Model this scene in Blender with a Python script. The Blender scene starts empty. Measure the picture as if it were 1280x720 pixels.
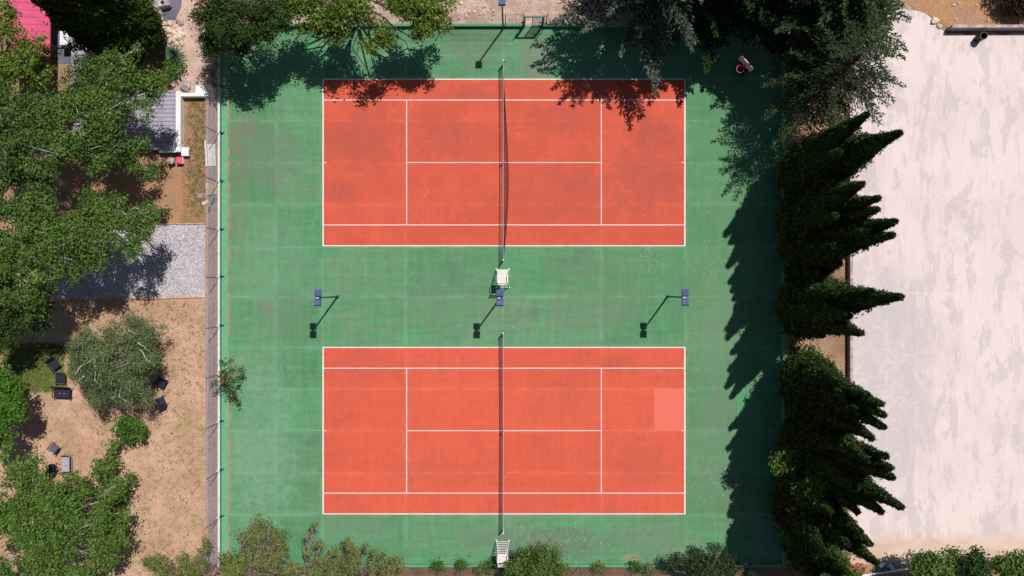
import bpy, math, random
import numpy as np
from mathutils import Vector, Matrix, noise as mnoise

PI = math.pi
R = math.radians
scene = bpy.context.scene
col = scene.collection
S = 19.08            # picture pixels per metre on the ground
H = 57.0             # height of the drone
rnd = random.Random(7)

def P(px, py, z=0.0):
    k = (H - z) / H / S
    return ((px - 640) * k, (360 - py) * k, z)

# ------------------------------------------------------------------ helpers
class MB:
    def __init__(s):
        s.v = []; s.f = []
    def add(s, vs, fs):
        n = len(s.v)
        s.v += [tuple(v) for v in vs]
        s.f += [tuple(i + n for i in f) for f in fs]
        return s
    def box(s, c, d, rz=0.0, rx=0.0, ry=0.0):
        M = Matrix.Rotation(rz, 3, 'Z') @ Matrix.Rotation(ry, 3, 'Y') @ Matrix.Rotation(rx, 3, 'X')
        c = Vector(c); vs = []
        for sx, sy, sz in ((-1,-1,-1),(1,-1,-1),(1,1,-1),(-1,1,-1),(-1,-1,1),(1,-1,1),(1,1,1),(-1,1,1)):
            vs.append(c + M @ Vector((sx*d[0]/2, sy*d[1]/2, sz*d[2]/2)))
        return s.add(vs, [(0,3,2,1),(4,5,6,7),(0,1,5,4),(1,2,6,5),(2,3,7,6),(3,0,4,7)])
    def tube(s, p0, p1, r0, r1=None, n=8, cap=True):
        r1 = r0 if r1 is None else r1
        p0 = Vector(p0); p1 = Vector(p1); d = p1 - p0
        if d.length < 1e-6: return s
        d.normalize()
        a = d.orthogonal().normalized(); b = d.cross(a)
        vs = []
        for p, r in ((p0, r0), (p1, r1)):
            for i in range(n):
                t = 2*PI*i/n
                vs.append(p + (a*math.cos(t) + b*math.sin(t))*r)
        fs = [(i, (i+1) % n, n+(i+1) % n, n+i) for i in range(n)]
        if cap:
            fs.append(tuple(range(n-1, -1, -1))); fs.append(tuple(range(n, 2*n)))
        return s.add(vs, fs)
    def path(s, pts, r0, r1, n=6):
        m = len(pts) - 1
        for i in range(m):
            s.tube(pts[i], pts[i+1], r0 + (r1-r0)*i/m, r0 + (r1-r0)*(i+1)/m, n, cap=(i in (0, m-1)))
        return s
    def lathe(s, prof, c=(0,0,0), n=20):
        vs = []; c = Vector(c)
        for r, z in prof:
            for i in range(n):
                t = 2*PI*i/n
                vs.append(c + Vector((r*math.cos(t), r*math.sin(t), z)))
        fs = []
        for k in range(len(prof)-1):
            for i in range(n):
                fs.append((k*n+i, k*n+(i+1) % n, (k+1)*n+(i+1) % n, (k+1)*n+i))
        fs.append(tuple(range(n-1, -1, -1))); fs.append(tuple((len(prof)-1)*n+i for i in range(n)))
        return s.add(vs, fs)
    def torus(s, c, R0, r, M=None, n=24, m=6):
        vs = []; fs = []; c = Vector(c); M = M or Matrix.Identity(3)
        for i in range(n):
            t = 2*PI*i/n
            for j in range(m):
                q = 2*PI*j/m
                vs.append(c + M @ Vector(((R0+r*math.cos(q))*math.cos(t), (R0+r*math.cos(q))*math.sin(t), r*math.sin(q))))
        for i in range(n):
            for j in range(m):
                fs.append((i*m+j, ((i+1) % n)*m+j, ((i+1) % n)*m+(j+1) % m, i*m+(j+1) % m))
        return s.add(vs, fs)
    def build(s, name, mat, parent=None, smooth=False, bevel=0.0):
        me = bpy.data.meshes.new(name)
        me.from_pydata(s.v, [], s.f); me.update()
        if mat: me.materials.append(mat)
        if smooth:
            for p in me.polygons: p.use_smooth = True
        o = bpy.data.objects.new(name, me); col.objects.link(o)
        if parent: o.parent = parent
        if bevel:
            b = o.modifiers.new('bevel', 'BEVEL'); b.width = bevel; b.segments = 2; b.limit_method = 'ANGLE'
        return o

def tag(o, label=None, cat=None, group=None, kind=None):
    if label: o['label'] = label
    if cat: o['category'] = cat
    if group: o['group'] = group
    if kind: o['kind'] = kind
    return o

def thing(name, label, cat, loc=(0,0,0), rz=0.0, group=None):
    o = bpy.data.objects.new(name, None); col.objects.link(o)
    o.location = loc; o.rotation_euler = (0, 0, rz); o.empty_display_size = 0.3
    return tag(o, label, cat, group)

def copy_tree(root, loc, rz, label):
    r = root.copy(); col.objects.link(r)
    r.location = loc; r.rotation_euler = (0, 0, rz); r['label'] = label
    for ch in list(root.children):
        c = ch.copy(); col.objects.link(c); c.parent = r
        for g in list(ch.children):
            d = g.copy(); col.objects.link(d); d.parent = c
    return r

# ------------------------------------------------------------------ materials
class NT:
    """short-hand for building a node tree"""
    def __init__(s, name):
        m = bpy.data.materials.new(name); m.use_nodes = True
        s.m = m; s.t = m.node_tree; s.t.nodes.clear()
        s.out = s.t.nodes.new('ShaderNodeOutputMaterial')
        s.geo = None
    def n(s, kind, **kw):
        nd = s.t.nodes.new(kind)
        for k, v in kw.items(): setattr(nd, k, v)
        return nd
    def l(s, a, b): s.t.links.new(a, b)
    def pos(s):
        if not s.geo: s.geo = s.n('ShaderNodeNewGeometry')
        return s.geo.outputs['Position']
    def setin(s, sock, v):
        if hasattr(v, 'is_output') or isinstance(v, bpy.types.NodeSocket): s.l(v, sock)
        else: sock.default_value = v
    def math(s, op, a, b=0.0, c=0.0, clamp=False):
        nd = s.n('ShaderNodeMath', operation=op); nd.use_clamp = clamp
        for i, v in enumerate((a, b, c)): s.setin(nd.inputs[i], v)
        return nd.outputs[0]
    def vmath(s, op, a, b):
        nd = s.n('ShaderNodeVectorMath', operation=op)
        s.setin(nd.inputs[0], a); s.setin(nd.inputs[1], b)
        return nd
    def noise(s, scale, detail=4.0, rough=0.55, vec=None, stretch=None, offset=None, distort=0.0):
        v = vec if vec is not None else s.pos()
        if offset: v = s.vmath('ADD', v, offset).outputs[0]
        if stretch: v = s.vmath('MULTIPLY', v, stretch).outputs[0]
        nd = s.n('ShaderNodeTexNoise')
        nd.inputs['Scale'].default_value = scale; nd.inputs['Detail'].default_value = detail
        nd.inputs['Roughness'].default_value = rough; nd.inputs['Distortion'].default_value = distort
        s.l(v, nd.inputs['Vector'])
        return nd.outputs['Fac']
    def ramp(s, v, a, b, lo=0.0, hi=1.0, smooth=True):
        nd = s.n('ShaderNodeMapRange'); nd.interpolation_type = 'SMOOTHSTEP' if smooth else 'LINEAR'
        s.setin(nd.inputs[0], v)
        for i, x in enumerate((a, b, lo, hi)): nd.inputs[i+1].default_value = x
        return nd.outputs[0]
    def mix(s, fac, a, b, mode='MIX'):
        nd = s.n('ShaderNodeMix', data_type='RGBA', blend_type=mode)
        s.setin(nd.inputs[0], fac)
        s.setin(nd.inputs[6], a if not isinstance(a, tuple) else (*a, 1.0))
        s.setin(nd.inputs[7], b if not isinstance(b, tuple) else (*b, 1.0))
        return nd.outputs[2]
    def scalecol(s, c, f):
        """multiply a colour by a grey factor socket"""
        nd = s.n('ShaderNodeVectorMath', operation='SCALE')
        s.setin(nd.inputs[0], c if not isinstance(c, tuple) else c); s.setin(nd.inputs['Scale'], f)
        return nd.outputs[0]
    def xyz(s):
        nd = s.n('ShaderNodeSeparateXYZ'); s.l(s.pos(), nd.inputs[0]); return nd.outputs
    def blob(s, px, py, rx, ry, edge=0.6, amp=0.9, scale=1.2):
        """soft irregular patch centred at a ground point"""
        x, y, _ = P(px, py)
        v = s.vmath('SUBTRACT', s.pos(), (x, y, 0)).outputs[0]
        v = s.vmath('MULTIPLY', v, (S/rx, S/ry, 0)).outputs[0]
        ln = s.n('ShaderNodeVectorMath', operation='LENGTH'); s.l(v, ln.inputs[0])
        d = s.math('ADD', ln.outputs['Value'], s.math('MULTIPLY', s.math('SUBTRACT', s.noise(scale, 5, .6), .5), amp*2))
        return s.math('MULTIPLY', s.ramp(d, 1.0, 1.0-edge), s.ramp(s.noise(3.1, 6, .72, offset=(13, 5, 1)), .34, .62, .35, 1.0))
    def rect(s, x0, y0, x1, y1, soft=0.03):
        ax, ay, _ = P(x0, y1); bx, by, _ = P(x1, y0)
        v = s.vmath('SUBTRACT', s.pos(), ((ax+bx)/2, (ay+by)/2, 0)).outputs[0]
        v = s.vmath('ABSOLUTE', v, (0,0,0)).outputs[0]
        v = s.vmath('SUBTRACT', v, ((bx-ax)/2, (by-ay)/2, 0)).outputs[0]
        q = s.n('ShaderNodeSeparateXYZ'); s.l(v, q.inputs[0])
        return s.ramp(s.math('MAXIMUM', q.outputs[0], q.outputs[1]), soft, -soft)
    def finish(s, colour, rough=0.8, spec=0.3, bump=None, bstr=0.3, bdist=0.02, metal=0.0, trans=None):
        p = s.n('ShaderNodeBsdfPrincipled')
        s.setin(p.inputs['Base Color'], colour if not isinstance(colour, tuple) else (*colour, 1.0))
        s.setin(p.inputs['Roughness'], rough); p.inputs['Specular IOR Level'].default_value = spec
        p.inputs['Metallic'].default_value = metal
        if bump is not None:
            b = s.n('ShaderNodeBump'); b.inputs['Strength'].default_value = bstr; b.inputs['Distance'].default_value = bdist
            s.l(bump, b.inputs['Height']); s.l(b.outputs[0], p.inputs['Normal'])
        sh = p.outputs[0]
        if trans is not None:
            t = s.n('ShaderNodeBsdfTranslucent')
            s.setin(t.inputs[0], s.mix(1.0, colour, (1.25, 1.2, .55), 'MULTIPLY'))
            mx = s.n('ShaderNodeMixShader'); mx.inputs[0].default_value = trans
            s.l(sh, mx.inputs[1]); s.l(t.outputs[0], mx.inputs[2]); sh = mx.outputs[0]
        s.l(sh, s.out.inputs[0])
        return s.m

def simple(name, c, rough=0.6, spec=0.4, var=0.18, scale=3.0, metal=0.0):
    n = NT(name)
    f = n.ramp(n.noise(scale, 5, .6), .3, .7, 1-var, 1+var)
    return n.finish(n.scalecol(c, f), rough, spec, metal=metal)

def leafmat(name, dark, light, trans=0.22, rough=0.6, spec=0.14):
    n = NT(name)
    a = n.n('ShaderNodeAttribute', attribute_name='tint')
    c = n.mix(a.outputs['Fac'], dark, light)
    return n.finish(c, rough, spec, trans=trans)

def two_tone(name, a, b, scale, lo=.4, hi=.6, fine=40.0, fvar=.3, rough=.9, bstr=.5, extra=None):
    n = NT(name)
    c = n.mix(n.ramp(n.noise(scale, 6, .6), lo, hi), a, b)
    fn = n.noise(fine, 3, .6)
    c = n.scalecol(c, n.ramp(fn, .25, .75, 1-fvar, 1+fvar))
    if extra: c = extra(n, c)
    return n.finish(c, rough, .2, bump=fn, bstr=bstr)

# the court paint ---------------------------------------------------
JX = [286, 345, 403, 507.5, 629, 752, 857, 922, 950]
JY = [70, 98.5, 151, 204, 256, 309, 371, 434, 486, 538, 591, 643]

def court_mat(name, base, worn, dark, red):
    n = NT(name)
    X, Y, Z = n.xyz()
    wob = n.math('MULTIPLY', n.math('SUBTRACT', n.noise(.7, 3), .5), .10)
    Xw = n.math('ADD', X, wob); Yw = n.math('ADD', Y, wob)
    ix = None; iy = None; jl = None
    for j in JX:
        g = n.math('GREATER_THAN', X, (j-640)/S)
        ix = g if ix is None else n.math('ADD', ix, g)
    for j in JY:
        g = n.math('GREATER_THAN', Y, (360-j)/S)
        iy = g if iy is None else n.math('ADD', iy, g)
        c = n.math('COMPARE', Yw, (360-j)/S, .030)
        jl = c if jl is None else n.math('MAXIMUM', jl, c)
    for j in JX[1:7] if not red else (507.5, 752):
        c = n.math('COMPARE', Xw, (j-640)/S, .022)
        jl = n.math('MAXIMUM', jl, c)
    cv = n.n('ShaderNodeCombineXYZ'); n.l(ix, cv.inputs[0]); n.l(iy, cv.inputs[1]); cv.inputs[2].default_value = 3.3 if red else 1.7
    wn = n.n('ShaderNodeTexWhiteNoise', noise_dimensions='3D'); n.l(cv.outputs[0], wn.inputs['Vector'])
    slab = wn.outputs['Value']
    big = n.noise(.22, 5, .62)
    med = n.noise(1.1, 6, .68, offset=(31, 7, 0))
    streakv = n.noise(3.2, 4, .6, stretch=(1, .12, 1))
    streakh = n.noise(3.0, 4, .6, stretch=(.12, 1, 1), offset=(3, 5, 9))
    fine = n.noise(22, 3, .65)
    spk = n.noise(55, 2, .6)
    c = base if not red else base
    amt = .72 if not red else .40
    m1 = n.math('MULTIPLY', n.ramp(n.math('ADD', n.math('MULTIPLY', big, .6), n.math('MULTIPLY', med, .4)), .44, .60), amt)
    m1 = n.math('MULTIPLY', m1, n.ramp(slab, 0, 1, .7 if red else .4, 1.0))
    c = n.mix(m1, base, worn)
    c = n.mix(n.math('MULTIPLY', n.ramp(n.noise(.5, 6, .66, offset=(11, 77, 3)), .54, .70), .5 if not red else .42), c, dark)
    sa = .035 if red else .07
    s1 = n.math('ADD', n.ramp(streakv, .3, .7, -sa, sa), n.ramp(streakh, .3, .7, -sa, sa))
    s1 = n.math('ADD', s1, n.ramp(slab, 0, 1, -.035 if red else -.07, .03 if red else .06))
    s1 = n.math('ADD', s1, n.ramp(fine, .25, .75, -.16, .16))
    s1 = n.math('ADD', s1, n.ramp(spk, .25, .75, -.13, .13))
    c = n.scalecol(c, n.math('ADD', s1, 1.0))
    # wider, softer bands of fresher paint along the joints
    jb = None
    for j in JY:
        q = n.ramp(n.math('ABSOLUTE', n.math('SUBTRACT', Yw, (360-j)/S)), .34, .04)
        jb = q if jb is None else n.math('MAXIMUM', jb, q)
    for j in (345, 403, 507.5, 752, 857):
        jb = n.math('MAXIMUM', jb, n.ramp(n.math('ABSOLUTE', n.math('SUBTRACT', Xw, (j-640)/S)), .26, .04))
    jb = n.math('MULTIPLY', jb, n.ramp(n.noise(.6, 5, .65, offset=(50, 8, 0)), .40, .62, .08, .50))
    c = n.mix(jb, c, (.145, .335, .190) if not red else (.70, .125, .072))
    # pale joints between the slabs, broken by wear
    jm = n.math('MULTIPLY', jl, n.ramp(n.noise(.9, 4, .6, offset=(5, 0, 0)), .38, .62, .05, .55))
    c = n.mix(jm, c, (.22, .40, .24) if not red else (.78, .20, .11))
    # hair cracks
    vo = n.n('ShaderNodeTexVoronoi', feature='DISTANCE_TO_EDGE'); vo.inputs['Scale'].default_value = .33
    wv = n.vmath('ADD', n.pos(), n.n('ShaderNodeTexNoise').outputs['Color']).outputs[0]
    nz = [x for x in n.t.nodes if x.type == 'TEX_NOISE'][-1]
    nz.inputs['Scale'].default_value = .9; nz.inputs['Detail'].default_value = 5; n.l(n.pos(), nz.inputs['Vector'])
    n.l(n.vmath('MULTIPLY', wv, (1.7, .33, 1)).outputs[0], vo.inputs['Vector'])
    ck = n.math('MULTIPLY', n.ramp(vo.outputs['Distance'], .009, .002), n.ramp(n.noise(.35, 3, .5, offset=(9, 3, 2)), .52, .62, 0, .28))
    c = n.mix(ck, c, (.26, .40, .28) if not red else (.75, .22, .13))
    if red:
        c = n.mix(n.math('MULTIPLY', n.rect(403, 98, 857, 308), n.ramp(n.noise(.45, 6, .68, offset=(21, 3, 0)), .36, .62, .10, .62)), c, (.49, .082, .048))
        c = n.mix(n.math('MULTIPLY', n.rect(818, 485.5, 857, 538), .9), c, (.72, .165, .115))
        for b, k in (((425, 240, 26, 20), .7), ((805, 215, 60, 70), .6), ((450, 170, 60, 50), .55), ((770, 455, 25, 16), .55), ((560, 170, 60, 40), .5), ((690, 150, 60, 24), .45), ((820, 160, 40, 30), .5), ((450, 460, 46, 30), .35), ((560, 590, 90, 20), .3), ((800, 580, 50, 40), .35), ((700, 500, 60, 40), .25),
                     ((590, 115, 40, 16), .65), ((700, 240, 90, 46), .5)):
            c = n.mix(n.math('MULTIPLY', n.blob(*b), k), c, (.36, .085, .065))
    else:
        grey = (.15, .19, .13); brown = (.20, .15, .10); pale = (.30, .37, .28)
        for b, k, cc in (((325, 560, 62, 150), .62, (.185, .345, .225)), ((345, 330, 70, 70), .40, (.165, .315, .195)), ((440, 665, 90, 24), .4, (.15, .31, .19)), ((900, 300, 70, 300), .60, (.085, .215, .090)), ((870, 600, 60, 100), .5, (.095, .21, .10)), ((760, 350, 110, 44), .5, (.10, .225, .10)), ((590, 62, 46, 34), .75, grey), ((672, 75, 32, 40), .8, (.19, .20, .16)), ((330, 195, 62, 60), .75, grey),  # leading entries: broad zones, paler at left, darker green at right
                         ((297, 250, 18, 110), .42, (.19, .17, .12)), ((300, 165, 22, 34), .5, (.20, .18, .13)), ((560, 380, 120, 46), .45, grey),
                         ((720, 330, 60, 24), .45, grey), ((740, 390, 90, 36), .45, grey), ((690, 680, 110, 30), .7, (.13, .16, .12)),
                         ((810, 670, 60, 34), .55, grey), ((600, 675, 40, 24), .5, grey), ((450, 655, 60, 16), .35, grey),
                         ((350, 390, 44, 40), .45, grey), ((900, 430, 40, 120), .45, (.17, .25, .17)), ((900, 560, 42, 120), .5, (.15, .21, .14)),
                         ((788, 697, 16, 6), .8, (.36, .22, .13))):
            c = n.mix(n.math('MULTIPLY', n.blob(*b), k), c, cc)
        # chalky scuffed patches
        sp = n.ramp(n.noise(7, 5, .75, offset=(2, 2, 2)), .50, .66)
        for b in ((810, 325, 36, 26), (890, 330, 44, 36), (895, 250, 34, 60), (870, 440, 40, 34), (320, 620, 16, 44), (880, 600, 46, 44)):
            c = n.mix(n.math('MULTIPLY', n.math('MULTIPLY', n.blob(*b), sp), .55), c, pale)
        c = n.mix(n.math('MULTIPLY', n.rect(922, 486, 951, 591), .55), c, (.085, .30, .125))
        # rust coloured dirt along the left edge
        ed = n.ramp(n.math('ABSOLUTE', n.math('SUBTRACT', Xw, (286-640)/S)), .13, .03)
        c = n.mix(n.math('MULTIPLY', ed, n.ramp(n.noise(1.6, 5, .7), .42, .58, .1, .85)), c, (.42, .23, .12))
    return n.finish(c, n.ramp(fine, .3, .7, .68, .85), .18, bump=n.noise(90, 2, .6), bstr=.35, bdist=.006)

M = {}
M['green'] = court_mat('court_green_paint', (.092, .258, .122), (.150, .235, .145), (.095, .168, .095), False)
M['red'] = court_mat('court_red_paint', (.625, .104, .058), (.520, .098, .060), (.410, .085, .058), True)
n = NT('line_paint'); M['white_line'] = n.finish(n.mix(n.ramp(n.noise(6, 6, .7), .48, .70, 0, .6), (.76, .72, .71), (.60, .34, .28)), .7, .2)
n = NT('green_wall_paint')
M['wall_green'] = n.finish(n.mix(n.ramp(n.noise(1.5, 6, .7, stretch=(1, .3, 1)), .5, .7, 0, .7), n.scalecol((.13, .35, .20), n.ramp(n.noise(14, 4), .3, .7, .85, 1.15)), (.20, .38, .25)), .75, .25)
n = NT('cap_paint'); M['wall_cap'] = n.finish(n.mix(n.ramp(n.noise(2.5, 6, .7), .48, .7, 0, .6), (.74, .70, .70), (.45, .36, .32)), .75, .2)
n = NT('pale_concrete')
X_, Y_, Z_ = n.xyz()
f1 = n.noise(.55, 10, .70, stretch=(1.5, .55, 1), distort=.35)
f2 = n.noise(.9, 9, .68, stretch=(1.6, .35, 1), offset=(8, 40, 0))
pm = n.ramp(f1, .515, .565)
pm2 = n.math('MULTIPLY', n.ramp(f2, .53, .60), .55)
cc = n.mix(n.ramp(n.noise(.15, 5), .4, .65), (.725, .612, .585), (.660, .550, .535))
cc = n.mix(n.math('MULTIPLY', n.math('MAXIMUM', pm, pm2), .60), cc, (.505, .445, .455))
cc = n.mix(n.ramp(n.noise(3.5, 7, .78, offset=(60, 2, 0)), .60, .70, 0, .38), cc, (.50, .44, .45))
cc = n.mix(n.ramp(n.noise(1.1, 8, .75, stretch=(2.2, .3, 1), offset=(7, 90, 0)), .60, .66, 0, .45), cc, (.80, .70, .69))
cc = n.mix(n.math('MULTIPLY', n.blob(1110, 470, 70, 170, .4, .35, .8), .95), cc, (.53, .478, .49))
jl = None
for j in (1108, 1146, 1170, 1223, 1276):
    q = n.math('COMPARE', X_, (j-640)/S, .02); jl = q if jl is None else n.math('MAXIMUM', jl, q)
for j in (142, 242, 366, 490, 593):
    jl = n.math('MAXIMUM', jl, n.math('COMPARE', Y_, (360-j)/S, .02))
cc = n.mix(n.math('MULTIPLY', jl, n.ramp(n.noise(.8, 4), .4, .6, .1, .6)), cc, (.78, .68, .68))
sd = n.ramp(n.math('ADD', Y_, n.math('MULTIPLY', n.math('SUBTRACT', n.noise(.5, 5), .5), 1.6)), (360-664)/S, (360-676)/S)
cc = n.mix(n.math('MULTIPLY', sd, .9), cc, n.mix(n.ramp(n.noise(.7, 6, .6, stretch=(.4, 1, 1)), .35, .65), (.66, .52, .41), (.54, .39, .28)))
cc = n.scalecol(cc, n.ramp(n.noise(30, 4, .7), .25, .75, .92, 1.06))
M['concrete'] = n.finish(cc, .85, .15, bump=n.noise(40, 4), bstr=.2)

def grassy(n, c):
    g = n.ramp(n.noise(.9, 6, .7, offset=(4, 4, 0)), .50, .66, 0, .6)
    c = n.mix(g, c, (.25, .24, .075))
    c = n.mix(n.math('MULTIPLY', n.blob(42, 458, 60, 40, .7, .6), .95), c, (.17, .215, .05))
    c = n.mix(n.ramp(n.noise(9, 5, .75, offset=(6, 1, 0)), .50, .66, 0, .5), c, (.30, .17, .10))
    return n.mix(n.ramp(n.noise(11, 4, .75, offset=(1, 9, 0)), .56, .68, 0, .6), c, (.80, .60, .40))
M['lawn'] = two_tone('dry_lawn', (.56, .355, .255), (.43, .265, .175), .5, .35, .65, 26, .35, extra=grassy)
def soily(n, c):
    c = n.mix(n.ramp(n.noise(1.3, 6, .7), .52, .64, 0, .6), c, (.20, .19, .06))
    return n.mix(n.ramp(n.noise(12, 4, .7, offset=(1, 9, 0)), .58, .70, 0, .7), c, (.62, .46, .33))
M['soil'] = two_tone('bare_soil', (.40, .205, .115), (.34, .20, .12), .8, .4, .6, 24, .4, extra=soily)
M['earth'] = two_tone('brown_earth', (.36, .22, .14), (.26, .16, .10), .4, .4, .6, 18, .35)
M['redsoil'] = two_tone('red_soil', (.25, .11, .075), (.17, .085, .055), 1.2, .4, .6, 20, .45)
M['orange_soil'] = two_tone('orange_soil', (.42, .225, .11), (.36, .215, .135), .7, .4, .6, 16, .38, extra=lambda n, c: n.mix(n.ramp(n.noise(14, 4, .7), .62, .7, 0, .6), c, (.65, .5, .4)))
M['path'] = two_tone('dirt_path', (.56, .40, .33), (.46, .32, .26), .9, .4, .6, 20, .28, extra=lambda n, c: n.mix(n.ramp(n.noise(5, 6, .75), .54, .66, 0, .7), c, (.70, .58, .48)))
M['rubble_ground'] = two_tone('stony_ground', (.52, .37, .31), (.40, .27, .22), 1.0, .4, .6, 15, .4, extra=lambda n, c: n.mix(n.ramp(n.noise(4, 6, .75), .54, .66, 0, .65), c, (.22, .20, .10)))
M['strip'] = two_tone('grey_walk', (.40, .30, .29), (.34, .27, .27), .8, .4, .6, 22, .22, extra=lambda n, c: n.mix(n.ramp(n.noise(2.5, 6, .7), .55, .68, 0, .5), c, (.33, .20, .14)))
M['asphalt'] = two_tone('asphalt_and_shade_grey', (.16, .15, .19), (.12, .115, .15), 1.0, .4, .6, 30, .2)  # asphalt tone, also laid as painted shade beside the pink house
def pebbles(n, c):
    v = n.n('ShaderNodeTexVoronoi'); v.inputs['Scale'].default_value = 17; n.l(n.pos(), v.inputs['Vector'])
    s_ = n.n('ShaderNodeSeparateColor'); n.l(v.outputs['Color'], s_.inputs[0])
    return n.scalecol(c, n.ramp(s_.outputs[0], 0, 1, .55, 1.4, False))
M['gravel'] = two_tone('grey_gravel', (.47, .43, .46), (.42, .39, .42), .8, .4, .6, 40, .25, extra=pebbles)
M['timber'] = simple('weathered_timber', (.55, .32, .17), .8, .2, .3, 5)
M['conc_wall'] = simple('weathered_concrete', (.42, .35, .35), .85, .2, .35, 2.5)
M['dark_wall'] = simple('dark_concrete', (.30, .25, .24), .85, .2, .3, 2.5)  # dark tone; on the pink house it carries painted shade
M['white_paint'] = simple('white_paint', (.80, .78, .76), .45, .4, .08, 6)
M['white_wall'] = simple('white_render', (.76, .74, .78), .7, .3, .10, 2)
M['seat_pale'] = simple('faded_plastic', (.74, .60, .57), .5, .4, .12, 5)
M['post'] = simple('galvanised_steel', (.36, .30, .30), .5, .5, .2, 6)
M['rust_post'] = simple('rusty_tube', (.20, .11, .09), .7, .3, .3, 9)
M['wire'] = simple('chain_wire', (.30, .28, .30), .5, .5, .15, 9)
M['teal_wire'] = simple('green_coated_mesh', (.03, .16, .12), .6, .3, .15, 9)
M['teal_metal'] = simple('teal_painted_steel', (.02, .115, .10), .5, .4, .2, 5)
M['pole_green'] = simple('dark_green_steel', (.018, .105, .082), .5, .4, .2, 5)
M['lamp_blue'] = simple('blue_grey_casing', (.085, .115, .27), .6, .25, .2, 6)
M['lamp_dark'] = simple('dark_bracket', (.03, .035, .05), .5, .4, .2, 6)
M['net_black'] = simple('net_twine', (.018, .018, .022), .8, .2, .1, 9)
M['headband'] = simple('net_tape', (.42, .41, .50), .7, .2, .12, 4)
M['navy'] = simple('navy_rattan', (.014, .017, .038), .6, .35, .35, 22)
M['black_metal'] = simple('black_tube', (.02, .018, .02), .45, .5, .2, 9)
M['grey_cushion'] = simple('grey_cushion', (.36, .36, .44), .8, .2, .12, 6)
M['dark_cushion'] = simple('slate_cushion', (.10, .11, .15), .8, .2, .15, 6)
M['pink'] = simple('pink_paint', (.72, .045, .13), .6, .3, .12, 4)
M['rim'] = simple('pink_rim', (.85, .10, .18), .4, .4, .1, 6)
M['board'] = simple('grey_backboard', (.55, .50, .56), .4, .5, .12, 5)
M['black'] = simple('black_plastic', (.012, .012, .014), .5, .4, .15, 6)
M['hole'] = simple('dark_inside', (.006, .006, .008), .9, .1, .1, 6)
M['stone'] = two_tone('pale_stone', (.70, .58, .47), (.55, .42, .33), 1.5, .4, .6, 14, .25)
M['brick'] = simple('terracotta_brick', (.42, .13, .08), .85, .2, .3, 6)
M['blue_sheet'] = simple('blue_plastic_sheet', (.10, .16, .32), .5, .4, .4, 5)
M['glassy'] = simple('dark_glass', (.03, .05, .09), .15, .6, .1, 4)
M['bark'] = simple('grey_bark', (.22, .17, .14), .85, .2, .3, 8)
M['pale_bark'] = simple('pale_bark', (.50, .44, .40), .8, .2, .25, 8)
M['twig'] = simple('dead_twig', (.40, .27, .27), .85, .2, .3, 8)
M['dark_bark'] = simple('dark_bark', (.08, .05, .035), .85, .2, .3, 8)
# metal roof sheets: ribs run left to right
def roofmat(name, c, dark, pitch, duty=.16, axis=1):
    n = NT(name)
    q = n.xyz()[axis]
    fr = n.math('FRACT', n.math('DIVIDE', q, pitch))
    seam = n.ramp(n.math('ABSOLUTE', n.math('SUBTRACT', fr, .5)), .5-duty, .5-duty*.4)
    cc = n.scalecol(c, n.ramp(n.noise(1.5, 5, .65), .3, .7, .84, 1.14))
    cc = n.mix(n.math('MULTIPLY', seam, .7), cc, dark)
    return n.finish(cc, .45, .4, bump=seam, bstr=.6, bdist=.02)
M['roof_grey'] = roofmat('grey_sheet_roof', (.37, .345, .43), (.17, .14, .20), .27)
M['roof_pink'] = roofmat('pink_sheet_roof', (.62, .075, .17), (.48, .055, .13), .45, .10)
M['roof_lav'] = roofmat('pale_sheet_roof', (.50, .48, .58), (.36, .34, .42), .4, .1)

L = {}
L['bright'] = leafmat('leaf_bright_green', (.024, .068, .010), (.172, .292, .060), .16)
L['mid'] = leafmat('leaf_mid_green', (.021, .060, .010), (.150, .262, .058), .15)
L['lower'] = leafmat('leaf_grass_green', (.030, .086, .010), (.165, .285, .055), .16)
L['dark'] = leafmat('leaf_dark_green', (.012, .036, .008), (.066, .122, .026), .10, .7, .12)
L['yellow'] = leafmat('leaf_yellow_green', (.034, .080, .008), (.225, .325, .052), .17)
L['olive'] = leafmat('leaf_olive', (.050, .088, .030), (.215, .285, .120), .15)
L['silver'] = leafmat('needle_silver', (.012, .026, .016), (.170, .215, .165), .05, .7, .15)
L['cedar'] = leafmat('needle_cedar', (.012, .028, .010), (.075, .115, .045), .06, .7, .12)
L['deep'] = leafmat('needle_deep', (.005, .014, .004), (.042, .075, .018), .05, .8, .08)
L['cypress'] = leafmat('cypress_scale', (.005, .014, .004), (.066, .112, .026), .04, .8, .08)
L['cypress_y'] = leafmat('cypress_yellow', (.007, .017, .002), (.085, .125, .014), .04, .8, .08)
L['dry'] = leafmat('leaf_dry_olive', (.080, .125, .026), (.250, .310, .080), .2)
L['fresh'] = leafmat('leaf_fresh', (.035, .115, .012), (.120, .270, .035), .25)
L['agave'] = leafmat('blade_blue_green', (.035, .090, .050), (.110, .190, .100), .05)
L['straw'] = leafmat('grass_straw', (.30, .23, .10), (.60, .44, .29), .15)
L['flower'] = leafmat('red_flower', (.60, .05, .03), (.75, .09, .04), .15)
L['brown'] = leafmat('leaf_brown', (.03, .018, .010), (.09, .055, .02), .08)

# ------------------------------------------------------------------ foliage
def unit(a):
    return a / np.maximum(np.linalg.norm(a, axis=1, keepdims=True), 1e-9)

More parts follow.
